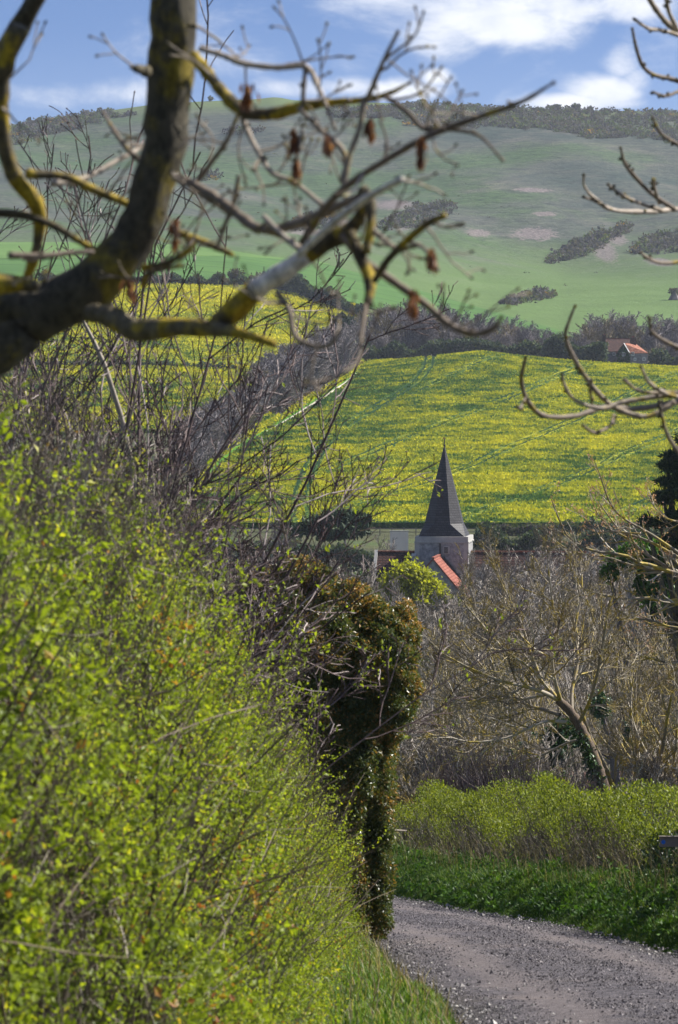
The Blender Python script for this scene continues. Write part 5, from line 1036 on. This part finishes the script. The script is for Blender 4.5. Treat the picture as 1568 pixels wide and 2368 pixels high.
def stem_tree(name, label, px, Y, nst, topy, lean, spread, mat, r, lv, r0=.07, cat='tree', group=None, bud=None):
    g_ = ground_pt(px, Y); o = thing(name, label, cat, g_, 0, group); hgt = zray(topy, Y) - g_[2]
    P = g_ + r.normal(0, .12, (nst, 3)) * np.array([1, 1, 0]); D = unit(np.array([lean, 0, 1.0]) + r.normal(0, spread, (nst, 3)) * np.array([1, 1, .2]))
    gs = tree_groups(P, D, hgt * r.uniform(.55, .74, nst), r0 * r.uniform(.6, 1.1, nst), lv, r)
    V, F, T = tubes(gs[:1]); mesh_np('trunk', V, F, MAT[mat], o, T, smooth=True)
    V, F, T = tubes([(a, b_, c_ ** 1.5, d_) for a, b_, c_, d_ in gs[1:]]); mesh_np('crown', V, F, MAT[mat], o, T)['kind'] = 'stuff'
    return o, gs
lvM = [dict(n=9, wob=.08, trop=.04, taper=.35, sides=8), dict(nc=9, n=6, wob=.12, trop=.09, taper=.4, ratio=.45, a0=.3, a1=.8, t0=.18, rr=.55, sides=4, rmin=.008), dict(nc=7, n=5, wob=.13, trop=.08, taper=.45, ratio=.5, a0=.35, a1=.9, t0=.15, rr=.6, rmin=.005), dict(nc=5, n=4, wob=.13, trop=.06, taper=.5, ratio=.5, a0=.35, a1=.9, t0=.15, rr=.7, rmin=.004), dict(nc=3, n=3, wob=.12, trop=.05, taper=.5, ratio=.5, a0=.35, a1=.9, t0=.2, rr=.75, rmin=.0036)]
stem_tree('fruit_tree', 'many-stemmed pale lichened tree right of the leaning trunk', 640, 101, 6, 570, .02, .20, 'lichen_twig', r, lvM, .085)
stem_tree('fruit_tree', 'spreading grey tree at the right edge in front of the brown shed', 700, 104, 5, 620, -.10, .28, 'lichen_twig', r, lvM, .07)
# prototypes of the crowded grey trees, then copies
def proto_tree(name, hgt, nst, spread, mat, r, lv, r0, cat):
    o = thing(name, None, cat, (0, 0, 0)); P = r.normal(0, .10, (nst, 3)) * np.array([1, 1, 0]); D = unit(np.array([0, 0, 1.0]) + r.normal(0, spread, (nst, 3)) * np.array([1, 1, .2]))
    gs = tree_groups(P, D, hgt * r.uniform(.75, .98, nst), r0 * r.uniform(.6, 1.1, nst), lv, r)
    V, F, T = tubes(gs[:1]); mesh_np('trunk', V, F, MAT[mat], o, T, smooth=True)
    V, F, T = tubes([(a, b_, c_ ** 1.4, d_) for a, b_, c_, d_ in gs[1:]]); mesh_np('crown', V, F, MAT[mat], o, T)['kind'] = 'stuff'
    o['h'] = float(max(V[:, 2])); return o
def dup(root, loc, rz, sc, label, group, first):
    c = root
    if not first:
        c = root.copy(); COL.objects.link(c)
        for ch in list(root.children):
            d = ch.copy(); COL.objects.link(d); d.parent = c
    c.location = tuple(float(a) for a in loc); c.rotation_euler = (0, 0, rz); c.scale = (sc[0], sc[0], sc[1])
    return tag(c, label, None, group)
lvG = [dict(n=9, wob=.09, trop=.05, taper=.3, sides=6), dict(nc=10, n=6, wob=.12, trop=.10, taper=.4, ratio=.42, a0=.3, a1=.85, t0=.15, rr=.5, sides=4, rmin=.012), dict(nc=8, n=5, wob=.14, trop=.08, taper=.45, ratio=.5, a0=.35, a1=.9, t0=.15, rr=.6, rmin=.009), dict(nc=5, n=4, wob=.14, trop=.06, taper=.5, ratio=.5, a0=.35, a1=.9, t0=.15, rr=.7, rmin=.008)]
lvG2 = [dict(l_) for l_ in lvG]
for l_, q_ in zip(lvG2, (0, .03, .022, .018)): l_['rmin'] = max(q_, .002)
protos = [proto_tree('bare_tree', 8, 5, .20, mt, r, lvG, .10, 'tree') for mt in ('grey_twig', 'lichen_twig', 'grey_twig', 'hedge_twig')] + [proto_tree('bare_tree', 9, 6, .24, mt, r, lvG2, .13, 'tree') for mt in ('grey_twig', 'hedge_twig')]
GT = [(425, 150, 650, 0), (478, 140, 618, 1), (520, 165, 592, 0), (560, 150, 604, 3), (602, 178, 572, 2), (646, 155, 596, 1), (684, 170, 590, 3), (452, 205, 604, 2), (398, 232, 606, 0), (365, 205, 612, 2), (426, 262, 592, 0), (502, 238, 574, 3), (548, 250, 562, 2), (592, 262, 556, 0), (632, 240, 556, 1), (676, 262, 552, 2), (522, 330, 552, 0), (566, 338, 541, 2), (482, 328, 580, 3), (612, 345, 540, 0), (392, 300, 596, 2), (350, 262, 590, 0), (338, 215, 600, 3), (655, 340, 545, 2), (450, 122, 690, 1), (405, 120, 690, 3), (500, 128, 660, 0), (540, 120, 650, 1), (470, 275, 585, 0), (318, 320, 575, 2), (300, 260, 590, 0), (275, 330, 565, 3), (585, 125, 640, 0), (630, 122, 640, 3), (375, 160, 640, 0), (440, 330, 588, 2), (535, 395, 556, 0), (580, 400, 545, 3), (500, 400, 560, 2), (335, 300, 566, 0), (372, 330, 572, 2), (408, 345, 590, 0), (290, 300, 566, 2), (262, 290, 560, 0), (352, 395, 556, 2), (310, 400, 552, 0), (488, 408, 546, 4), (508, 412, 551, 5), (530, 405, 544, 4), (552, 410, 548, 5), (575, 408, 542, 4), (600, 412, 546, 5), (622, 402, 543, 4), (645, 410, 546, 4), (668, 405, 548, 5), (498, 372, 560, 5), (462, 360, 585, 4), (440, 300, 600, 4), (415, 340, 592, 5), (362, 378, 578, 5), (335, 385, 560, 4), (305, 382, 556, 5), (280, 400, 548, 4), (350, 430, 556, 5), (262, 440, 545, 4)]
GT = [(a, b_, c_, (4 + kd % 2) if b_ > 190 else kd) for a, b_, c_, kd in GT]
used = set()
for (px, Y, ty, kd) in GT:
    g_ = ground_pt(px, Y); hgt = zray(ty, Y) - g_[2]; s_z = hgt / protos[kd]['h']; s_x = np.clip(s_z * 1.1, .6, 1.5) * r.uniform(.9, 1.25)
    dup(protos[kd], g_, r.uniform(0, 6.28), (s_x, s_z), 'grey bare garden tree in the twiggy crowd between the lane and the church', 'bare trees crowding the valley gardens', kd not in used); used.add(kd)
psh = [proto_tree('bare_shrub', 3.2, 11, .42, mt, r, lvG[:3] + [dict(lvG[3], rmin=.006)], .05, 'shrub') for mt in ('lichen_twig', 'grey_twig')]
used = set()
for (px, Y, ty, kd) in [(415, 100, 735, 0), (450, 98, 720, 1), (490, 103, 735, 0), (530, 106, 730, 1), (400, 112, 700, 1), (470, 110, 700, 0), (560, 112, 735, 1), (435, 90, 765, 0), (505, 92, 770, 1), (655, 100, 745, 1), (550, 95, 775, 0)]:
    g_ = ground_pt(px, Y); s_z = (zray(ty, Y) - g_[2]) / psh[kd]['h']
    dup(psh[kd], g_, r.uniform(0, 6.28), (s_z * r.uniform(1.0, 1.4), s_z), 'low bare shrub with tangled grey twigs behind the right hedge', 'bare shrubs behind the right hedge', kd not in used); used.add(kd)
def leafbush(name, label, cat, blobs, Y, mat, r, lsz, stem=True, dens=60, tb=(2, 2), group=None, flat=1.0, shell=.45, asp=.6, lump=.2, stemmat='wood_twig', gpx=None):
    """blobs: (px, py, rx, ry) in picture px at distance Y"""
    mm = Y / FPX; px = gpx or np.mean([b_[0] for b_ in blobs]); g_ = ground_pt(px, Y)
    o = thing(name, label, cat, g_, 0, group); P = []
    for (a, b_, rx, ry) in blobs:
        n_ = int(dens * rx * ry / 10); P.append(bushleaf(at(a, b_, Y + r.uniform(-.4, .4) * rx * mm), (rx * mm, max(rx, ry) * mm * .9, ry * mm * flat), n_, r, shell=shell, lump=lump))
    P = np.concatenate(P); P = P[P[:, 2] > H(P[:, 0], P[:, 1])]
    V, F, T = leaves(P, r.uniform(.7, 1.3, len(P)) * lsz, r, asp, tint=r.beta(tb[0], tb[1], len(P))); mesh_np('foliage', V, F, MAT[mat], o, T)['kind'] = 'stuff'
    if stem:
        gs = []
        for (a, b_, rx, ry) in blobs:
            c_ = at(a, b_, Y); q_ = resample(np.array([np.r_[g_ + r.normal(0, .05, 3), max(.03, .0016 * Y)], np.r_[g_ * .5 + c_ * .5 + r.normal(0, .1, 3), max(.02, .0010 * Y)], np.r_[c_, max(.008, .0004 * Y)]]), 12); gs.append((q_[None, :, :3], q_[None, :, 3], r.random(1), 6))
            P_, D_, L_2, R_ = kids(q_[None, :, :3], q_[None, :, 3], np.array([ry * mm * 1.8]), 7, .4, 1, .4, 1.1, .7, .5, r); p1, r1 = grow(P_, D_, L_2, R_, 4, .15, .05, .4, r); gs.append((p1, r1, r.random(len(p1))))
        V, F, T = tubes(gs); mesh_np('stems', V, F, MAT[stemmat], o, T)['kind'] = 'stuff'
    return o
leafbush('ivy_bush', 'dark green ivy bush low behind the fruit tree limbs', 'bush', [(548, 748, 26, 14), (527, 755, 18, 12), (562, 735, 14, 16), (540, 770, 30, 16)], 112, 'leaf_ivy', r, .14, dens=50)
leafbush('green_bush', 'small yellow-green bush under the leaning fruit tree', 'bush', [(508, 778, 24, 10), (545, 782, 20, 10)], 100, 'leaf_right_hedge', r, .06, dens=40)
leafbush('ivy_bush', 'dark ivy mass around the foot of the many-stemmed tree', 'bush', [(640, 735, 16, 20), (600, 705, 12, 14)], 118, 'leaf_ivy', r, .12, dens=40)
leafbush('lime_shrub', 'bright yellow-green leafing shrub in front of the church transept', 'shrub', [(404, 574, 17, 13), (416, 578, 18, 12), (390, 582, 11, 10), (433, 587, 13, 9), (445, 597, 9, 8), (397, 592, 16, 12), (420, 597, 18, 12), (402, 569, 6, 6), (412, 571, 6, 7), (425, 576, 7, 7), (384, 590, 6, 9), (455, 602, 6, 6)], 385, 'leaf_lime', r, .42, dens=34, lump=.4, shell=.3)
leafbush('scots_pine', 'dark pine with layered branches at the right edge of the rape field', 'tree', [(676, 457, 14, 7), (667, 466, 9, 4.5), (668, 481, 13, 4.5), (663, 497, 13, 6.5), (690, 470, 22, 9), (695, 492, 26, 9), (646, 521, 8, 4.5), (660, 522, 8, 4.5), (676, 517, 10, 6), (690, 520, 26, 10), (672, 541, 14, 6), (700, 545, 26, 12), (690, 440, 14, 10), (705, 425, 12, 12)], 150, 'leaf_pine', r, .22, dens=130, asp=.22, shell=.3, stemmat='bark_dark', gpx=712)
leafbush('ivy_tree', 'bright green ivy-clad tree behind the pink budded branches', 'tree', [(655, 585, 18, 28), (672, 620, 20, 32), (625, 560, 18, 10), (645, 550, 22, 10), (668, 560, 18, 20), (610, 574, 8, 8), (682, 660, 18, 36)], 175, 'leaf_green', r, .24, dens=70)
# pink-budded tree reaching in from the right
YB = 100.0
bt = thing('budding_tree', 'tree with pinkish opening buds spreading in from the right edge above the gardens', 'tree', ground_pt(742, YB))
def z3(x, y): return 550 + .1003 * x, 437.5 + .1003 * y
LB_ = [[(1900, 1500, 5), (1279, 1360, 2.6), (1000, 1270, 2), (880, 1250, 1.8), (740, 1170, 1.6), (430, 1130, 1.3), (200, 1010, 1), (100, 840, .8), (10, 600, .5)], [(1900, 1500, 4), (1279, 1350, 2.2), (1000, 1320, 1.7), (800, 1270, 1.4), (560, 1190, 1), (330, 1160, .7), (130, 1090, .6), (0, 960, .5)],
       [(1900, 1480, 4), (1279, 1340, 2.2), (1100, 1250, 1.8), (900, 1120, 1.5), (840, 1040, 1.3), (640, 930, 1), (480, 770, .7), (400, 570, .5)], [(1279, 1200, 2), (1000, 1040, 1.4), (720, 940, 1.1), (650, 870, .9), (540, 720, .7), (490, 640, .5)], [(1279, 1150, 2), (1000, 960, 1.4), (770, 830, 1.1), (640, 720, .9), (560, 560, .8), (500, 380, .6), (440, 225, .4)],
       [(1900, 1700, 4), (1279, 1620, 2.2), (1150, 1640, 1.9), (1000, 1600, 1.7), (750, 1610, 1.4), (540, 1570, 1.1), (350, 1510, .8), (200, 1440, .5)], [(900, 960, 1), (600, 935, .9), (500, 945, .8), (400, 860, .6), (280, 740, .4)], [(1500, 900, 2), (1279, 840, 1.1), (1150, 800, .8), (1040, 690, .6), (965, 560, .4)], [(1900, 2100, 4), (1279, 2240, 1.6), (1000, 2200, 1.2), (850, 2150, .9), (720, 2000, .6)], [(1900, 1900, 3), (1279, 1900, 1.6), (1000, 1820, 1.2), (820, 1800, .9), (640, 1700, .6)]]
pp, rd_, LL_ = [], [], []
for k, l_ in enumerate(LB_):
    Q = resample(px_path([z3(x, y) + (w_,) for x, y, w_ in l_], YB, (k % 4 - 1.5)), 18); pp.append(Q[:, :3]); rd_.append(Q[:, 3]); LL_.append(min(2.6, np.linalg.norm(np.diff(Q[:, :3], axis=0), axis=1).sum()))
pp, rd_, LL_ = np.array(pp), np.array(rd_), np.array(LL_); gs = [(pp, rd_, r.random(len(pp)) * .5, 6)]
P, D, L, Rr = kids(pp, rd_, LL_, 12, .25, 1, .35, .9, .36, .6, r)
tg = tree_groups(P, D, L, Rr, [dict(n=6, wob=.12, trop=.08, taper=.45, rmin=.0055, sides=4), dict(nc=4, n=5, wob=.12, trop=.08, taper=.5, ratio=.5, a0=.35, a1=.9, t0=.2, rr=.7, rmin=.0045)], r)
V, F, T = tubes(gs); mesh_np('limbs', V, F, MAT['lichen_twig'], bt, T, smooth=True); V, F, T = tubes(tg); mesh_np('twigs', V, F, MAT['lichen_twig'], bt, T)['kind'] = 'stuff'
Q = resample(np.array([np.r_[np.array(bt.location), .22], np.r_[at(740, 650, YB), .16], np.r_[at(745, 590, YB), .12], np.r_[at(750, 520, YB), .05]]), 24); V, F, T = tubes([(Q[None, :, :3], Q[None, :, 3], np.array([.5]), 10)]); mesh_np('trunk', V, F, MAT['lichen_trunk'], bt, T, smooth=True)
tp_ = np.concatenate([tg[0][0][:, -1], tg[1][0][:, -1], pp[:, -1], tg[1][0][:, -3][::2]]); tp_ = tp_[r.random(len(tp_)) < .9]; cc = np.repeat(tp_, 2, 0) + r.normal(0, .012, (len(tp_) * 2, 3))
V, F, T = leaves(cc, r.uniform(.04, .085, len(cc)), r, .42, upb=.7); mesh_np('buds', V, F, MAT['bud_pink'], bt, T)['kind'] = 'stuff'

# ------------------------------------------------------------------ around the church and along the foot of the field
r = np.random.default_rng(17)
leafbush('cedar', 'flat topped dark evergreen standing left of the church', 'tree', [(318, 524, 16, 5), (338, 519, 18, 6), (356, 520, 13, 5), (345, 530, 22, 6), (330, 533, 16, 5), (362, 528, 8, 5), (300, 530, 8, 4)], 470, 'leaf_pine', r, .75, dens=60, asp=.5, stem=False)
lvF = [dict(n=7, wob=.08, trop=.05, taper=.35, sides=5), dict(nc=9, n=5, wob=.12, trop=.08, taper=.4, ratio=.42, a0=.3, a1=.8, t0=.2, rr=.45, rmin=.03), dict(nc=7, n=4, wob=.14, trop=.07, taper=.5, ratio=.5, a0=.35, a1=.9, t0=.15, rr=.6, rmin=.024), dict(nc=4, n=3, wob=.14, trop=.05, taper=.5, ratio=.5, a0=.35, a1=.9, t0=.15, rr=.7, rmin=.018)]
stem_tree('bare_tree', 'pale-stemmed small bare tree beside the garden wall left of the tower', 395, 462, 3, 516, .02, .16, 'grey_twig', r, lvF, .11)
stem_tree('bare_tree', 'tall fine bare tree above the far left end of the field fence', 279, 545, 3, 486, 0, .12, 'wood_twig', r, lvF, .13)
stem_tree('bare_tree', 'thin bare tree rising behind the flat topped evergreen', 345, 560, 3, 492, 0, .14, 'wood_twig', r, lvF, .12)
stem_tree('bare_tree', 'rounded bare bushy tree at the field foot right of the spire', 546, 545, 7, 512, 0, .30, 'wood_twig_brown', r, lvF, .10)
stem_tree('bare_tree', 'small wind-shaped bare tree just right of the tower parapet', 480, 520, 3, 527, 0, .22, 'wood_twig', r, lvF, .09)
ledge('clipped_hedge', 'clipped green hedge end left of the garden wall', 'hedge', 366, 389, 498, 498, 2.4, 1.8, 1800, 'leaf_right_hedge', r, .35, lump=.03, tb=(1.3, 3))
ledge('clipped_hedge', 'dark clipped hedge between the garden wall and the tower', 'hedge', 409, 424, 496, 496, 2.4, 1.6, 1500, 'leaf_fieldhedge', r, .35, lump=.04)
ledge('evergreen_shrubs', 'dark evergreen shrubs below the garden wall', 'shrubs', 388, 418, 478, 478, 3.0, 3, 2200, 'leaf_ivy', r, .5, lump=.25)
ledge('evergreen_shrubs', 'dark evergreen shrubs right of the church tower', 'shrubs', 474, 530, 505, 505, 2.3, 3, 3000, 'leaf_ivy', r, .5, lump=.35)
ledge('field_hedge', 'uneven dark hedge along the foot of the rape field at the right', 'hedge', 560, 760, 588, 588, 1.7, 1.5, 5000, 'leaf_fieldhedge', r, .45, lump=.3)
ledge('field_hedge', 'low brown hedge along the foot of the field right of the spire', 'hedge', 478, 560, 590, 590, 1.4, 1.4, 2200, 'leaf_scrub', r, .4, lump=.2)
ledge('field_hedge', 'brown scrubby hedge left of the flat topped evergreen', 'hedge', 180, 300, 520, 560, 2.6, 3, 4500, 'leaf_scrub', r, .5, 1500, lump=.4, trw=.025, tl=2.0)
k_ = set()
cp = proto = None
for (px, ht) in ((586, 3.6), (592, 4.2), (597, 3.2), (604, 3.8), (612, 2.8)):
    o = leafbush('conifer', 'small dark conifer in the row at the foot of the field', 'tree', [(px, 540 - ht * 2, 2.2, ht * 3.2)], 575, 'leaf_pine', r, .5, dens=400, lump=.05, group='dark conifers at the foot of the rape field')

ledge('bare_thicket', 'thicket of pale bare stems in the dip left of the church', 'thicket', 250, 400, 395, 360, 3.4, 10, 900, 'leaf_scrub', r, .4, 5000, 'grey_twig', 2.2, trw=.022, lump=.25)
ledge('bare_thicket', 'thicket of bare stems right of the church below the nave roof', 'thicket', 470, 720, 375, 375, 4.0, 12, 1200, 'leaf_scrub', r, .4, 6000, 'grey_twig', 2.4, trw=.022, lump=.25)
ledge('bare_thicket', 'deep thicket of grey twigs filling the valley in front of the church', 'thicket', 300, 720, 250, 250, 3.0, 14, 1500, 'leaf_scrub', r, .3, 8000, 'grey_twig', 1.9, trw=.014, lump=.25)
ledge('bare_thicket', 'thicket of grey twigs below the leaning fruit tree', 'thicket', 380, 740, 160, 160, 2.2, 10, 1500, 'leaf_right_hedge', r, .12, 7000, 'grey_twig', 1.3, trw=.009, lump=.25)
ledge('field_hedge', 'tall dark hedgerow behind the church nave', 'hedge', 472, 760, 548, 560, 3.2, 3, 7000, 'leaf_fieldhedge', r, .6, 900, lump=.4, trw=.03, tl=2.0)
ledge('field_hedge', 'dark bushy hedgerow on the rise left of the church', 'hedge', 200, 388, 540, 530, 2.6, 3, 5000, 'leaf_fieldhedge', r, .55, 900, lump=.45, trw=.03, tl=2.0)
ledge('green_hedge', 'green garden hedge on the rise behind the church nave', 'hedge', 300, 392, 512, 505, 1.6, 2, 2200, 'leaf_green', r, .4, lump=.2)
# ------------------------------------------------------------------ belts of bare woodland
r = np.random.default_rng(18)
lvW = [dict(n=7, wob=.08, trop=.06, taper=.3, sides=4), dict(nc=12, n=5, wob=.12, trop=.10, taper=.4, ratio=.45, a0=.3, a1=.85, t0=.12, rr=.5, rmin=.06), dict(nc=8, n=4, wob=.14, trop=.07, taper=.5, ratio=.5, a0=.35, a1=.9, t0=.15, rr=.6, rmin=.045), dict(nc=5, n=3, wob=.14, trop=.05, taper=.6, ratio=.5, a0=.35, a1=.9, t0=.15, rr=.7, rmin=.036)]
WP = []
for mt, nst, spd in (('wood_twig', 4, .16), ('wood_twig', 5, .22), ('wood_twig', 3, .14), ('wood_twig_brown', 6, .28), ('wood_twig', 6, .26)):
    P = r.normal(0, .3, (nst, 3)) * np.array([1, 1, 0]); D = unit(np.array([0, 0, 1.0]) + r.normal(0, spd, (nst, 3)) * np.array([1, 1, .2]))
    gs = tree_groups(P, D, 12 * r.uniform(.7, .98, nst), .22 * r.uniform(.6, 1.1, nst), lvW, r)
    V, F, T = tubes(gs); o = mesh_np('bare_tree', V, F, MAT[mt], None, T); o['h'] = float(V[:, 2].max()); WP.append(o)
usedw = set()
def wood(px, Y, topy, kd, label, group):
    g_ = ground_pt(px, Y); hgt = zray(topy, Y) - g_[2]
    if hgt < 2: return
    o = WP[kd]
    if kd in usedw: o = o.copy(); COL.objects.link(o)
    usedw.add(kd); s_z = hgt / o['h']; o.location = tuple(g_ - np.array([0, 0, .2])); o.rotation_euler = (0, 0, r.uniform(0, 6.28)); s_x = np.clip(s_z * r.uniform(1.1, 1.7), .6, 1.9); o.scale = (s_x, s_x, s_z)
    tag(o, label, 'tree', group)
TOPA = ([345, 359, 389, 432, 476, 519, 548, 562, 575, 588, 618, 650, 678, 740], [332, 320, 298, 296, 309, 316, 325, 342, 330, 312, 306, 312, 316, 318])
for px in np.arange(346, 730, 7.2):
    for row, Yw in enumerate((1062, 1092, 1125)):
        if 598 < px < 652 and row == 0: continue
        if r.random() < .12: continue
        p_ = px + r.uniform(-3, 3); ty = np.interp(p_, *TOPA) + r.uniform(-2, 9) + (2 - row) * r.uniform(3, 14)
        wood(p_, Yw + r.uniform(-10, 10) + (25 if 598 < px < 652 else 0), ty, int(r.choice([0, 1, 2, 4, 4, 1, 3])), 'grey-purple bare tree in the wood along the crest behind the rape field', 'bare trees of the wood behind the rape field')
lxs, lys = np.array([185, 190, 200, 215, 235, 255, 275, 300, 325, 345, 358, 366.]), ly
TOPB = ([180, 216, 242, 259, 277, 303, 333, 362], [415, 398, 384, 367, 347, 337, 322, 316])
for px in np.arange(196, 362, 6.0):
    for row in range(4):
        p_ = px + r.uniform(-2, 2); gy_ = np.interp(p_, lx, ly) - 13 - row * 9 - r.uniform(0, 6); Yw = gp(p_, gy_, 620, 1300)
        ty = max(np.interp(p_, *TOPB) + r.uniform(-2, 8), gy_ - 62); ty = min(ty, gy_ - 24)
        wood(p_, Yw, ty, int(r.choice([0, 1, 2, 4, 4, 1, 3])), 'grey-purple bare tree in the strip of wood left of the rape field', 'bare trees of the strip wood left of the rape field')
ledge('woodland_edge', 'dark green undergrowth along the foot of the wood behind the rape field', 'undergrowth', 350, 560, 1046, 1046, 4.2, 5, 5200, 'leaf_fieldhedge', r, 1.0, lump=.4)
ledge('woodland_edge', 'dark undergrowth under the bare trees right of the far cottage', 'undergrowth', 650, 760, 1050, 1050, 3.5, 5, 2600, 'leaf_fieldhedge', r, 1.0, lump=.4)
leafbush('evergreen_tree', 'pair of dark evergreens at the top of the strip wood', 'tree', [(341, 324, 6, 8), (349, 325, 5, 7)], 1090, 'leaf_pine', r, 1.3, dens=160)
ledge('field_hedge', 'dark field hedge between the upper rape field and the wheat', 'hedge', 40, 300, 1286, 1276, 3.2, 3, 7000, 'leaf_fieldhedge', r, 1.0, lump=.35)
ledge('field_hedge', 'thick dark evergreen hedge dropping to the strip wood', 'hedge', 286, 366, 1277, 1215, 5.0, 4, 6000, 'leaf_fieldhedge', r, 1.1, lump=.35)
ledge('field_hedge', 'narrow dark hedge between the two left rape fields', 'hedge', -100, 236, 1000, 1000, 1.9, 2, 4500, 'leaf_fieldhedge', r, .7, lump=.2)
leafbush('round_tree', 'small round dark tree in the hedge by the wheat field', 'tree', [(236, 276, 7, 6)], 1292, 'leaf_scrub', r, 1.2, dens=120)
leafbush('round_tree', 'wide grey scrub tree in the hedge by the wheat field', 'tree', [(262, 281, 15, 7), (278, 284, 12, 6)], 1290, 'leaf_scrub', r, 1.2, dens=90)
ledge('clipped_hedge', 'long clipped hedge in front of the far cottage', 'hedge', 628, 760, 1022, 1022, 1.0, 1.5, 4000, 'leaf_fieldhedge', r, .6, lump=.06)
ledge('evergreen_shrubs', 'dark evergreen shrubs left of the far cottage', 'shrubs', 545, 606, 1026, 1026, 5.0, 5, 5000, 'leaf_fieldhedge', r, .9, lump=.3)
# rape-coloured rough growth along the headland
j = r.uniform(196, 366, 5200); Yj = np.interp(j, pm_, mY) + r.uniform(20, 30, 5200); xj = (j - 339) / FPX * Yj
hz_ = r.random(5200) * 1.5 * (.6 + .4 * np.sin(Yj * .21) * np.sin(Yj * .077)); V, F, T = leaves(np.c_[xj, Yj, H(xj, Yj) + .3 + hz_], r.uniform(.35, .8, 5200), r, .8)
tag(mesh_np('wild_mustard', V, F, MAT['flower_yellow'], tint=T), 'yellow-green flowering growth along the grass headland', None, None, 'stuff')
# ------------------------------------------------------------------ scrub on the downs
r = np.random.default_rng(19)
P, SZ, TN = [], [], []
def scrub(n_, pxr, lo, hi, hgt, Y0=1500, per=34, tshift=0.0):
    for _ in range(n_):
        px = r.uniform(*pxr); y0_, y1_ = np.interp(px, *hi), np.interp(px, *lo)
        if y1_ - y0_ < .5: continue
        py = y0_ + (y1_ - y0_) * r.random(); Y = gp(px, py, Y0, 2330)
        c_ = ground_pt(px, Y); h_ = hgt * r.uniform(.5, 1.2); w_ = h_ * r.uniform(.8, 1.6); d = rdir(per, r); d[:, 2] = np.abs(d[:, 2]); q_ = r.uniform(.6, 1, per)[:, None]
        P.append(c_ + d * q_ * np.array([w_, w_, h_])); SZ.append(np.full(per, h_ * .55)); base_t = r.choice([.1, .3, .45, .55, .7, .75, .95], p=[.18, .30, .23, .13, .09, .045, .025])
        TN.append(np.clip(base_t + tshift + r.normal(0, .07, per), 0, 1))
RLO = ([330, 338, 399, 409, 459, 477, 490, 533, 572, 579, 607, 637, 641, 678, 760], [112, 118, 119, 126, 131, 129, 126, 131, 133, 139, 140, 136, 143, 144, 146])
RHI = ([330, 340, 400, 420, 480, 560, 620, 678, 760], [111, 109, 107, 105.2, 108.2, 110.2, 111.6, 112.6, 114])
scrub(1500, (332, 750), RLO, RHI, 2.6); scrub(500, (-150, 110), ([-150, 0, 50, 100, 112], [170, 150, 136, 124, 112]), ([-150, 0, 60, 107, 112], [142, 127.6, 117.6, 111.6, 111]), 2.8)
for (cx0, cx1, lo_, hi_, n_) in ((383, 452, [231, 228, 212], [222, 206, 203], 110), (550, 628, [264, 256, 229], [258, 236, 226], 120), (634, 700, [254, 254, 250], [246, 233, 226], 110), (292, 334, [232, 231, 228], [222, 215, 218], 55), (199, 216, [182, 182, 181], [176, 174, 176], 14), (508, 552, [306, 302, 297], [303, 294, 295], 40), (225, 262, [134, 134, 132], [133, 130, 131], 12), (110, 136, [118, 118, 116], [117, 114.6, 114], 14)):
    scrub(n_, (cx0, cx1), ([cx0, (cx0 + cx1) / 2, cx1], lo_), ([cx0, (cx0 + cx1) / 2, cx1], hi_), 2.6, 1330)
for _ in range(40): scrub(1, (60, 678), ([0, 700], [288, 288]), ([0, 700], [150, 150]), .9, 1330, 14)
P, SZ, TN = np.concatenate(P), np.concatenate(SZ), np.concatenate(TN)
V, F, T = leaves(P, SZ * r.uniform(.6, 1.3, len(SZ)), r, .8, tint=TN)
tag(mesh_np('gorse_scrub', V, F, MAT['leaf_scrub'], tint=T), 'gorse and thorn scrub along the ridge and in patches on the downs', None, None, 'stuff')
for (px, py, hh_, lb) in ((211, 99.6, 2.2, 'dark thorn bush on the skyline left of the mound'), (423, 105.0, 3.6, 'rounded thorn bush on the skyline above the scrub'), (448, 106.2, 3.2, 'wider thorn bush on the skyline near the middle of the ridge'), (512, 108.0, 2.6, 'small thorn bush on the skyline right of the middle'), (557, 109.6, 3.4, 'thorn tree on the skyline left of the white cloud'), (576, 110.0, 4.4, 'bare thorn tree on the skyline under the white cloud'), (590, 110.2, 2.8, 'low thorn bush on the skyline under the white cloud')):
    leafbush('thorn_bush', lb, 'bush', [(px, py - hh_ * .6, hh_ * 1.1, hh_ * .8)], 2296, 'leaf_scrub', r, 1.2, dens=260, stem=False, tb=(2, 3))
leafbush('thorn_tree', 'lone small thorn tree on the pale pasture at the right', 'tree', [(674, 291, 5.5, 2.8)], gp(674, 300, 1330), 'leaf_scrub', r, .8, dens=160, tb=(2, 4))

# ------------------------------------------------------------------ air
zl0 = float(min(GZ.min(), ZZ.min())) - 1.2; zh0 = float(GZ.max()) + 14
b = MB(); b.box(-1560, 1560, -95, 3480, zl0, zh0)
m, n = newmat('air'); vol = n('ShaderNodeVolumePrincipled', {'Color': (.78, .86, 1.0, 1), 'Density': .00006, 'Anisotropy': .25})
m.node_tree.links.new(vol.outputs[0], n('ShaderNodeOutputMaterial').inputs['Volume'])
tag(b.build('haze', m), 'pale haze in the air over the valley and the downs', 'haze', None, 'stuff')
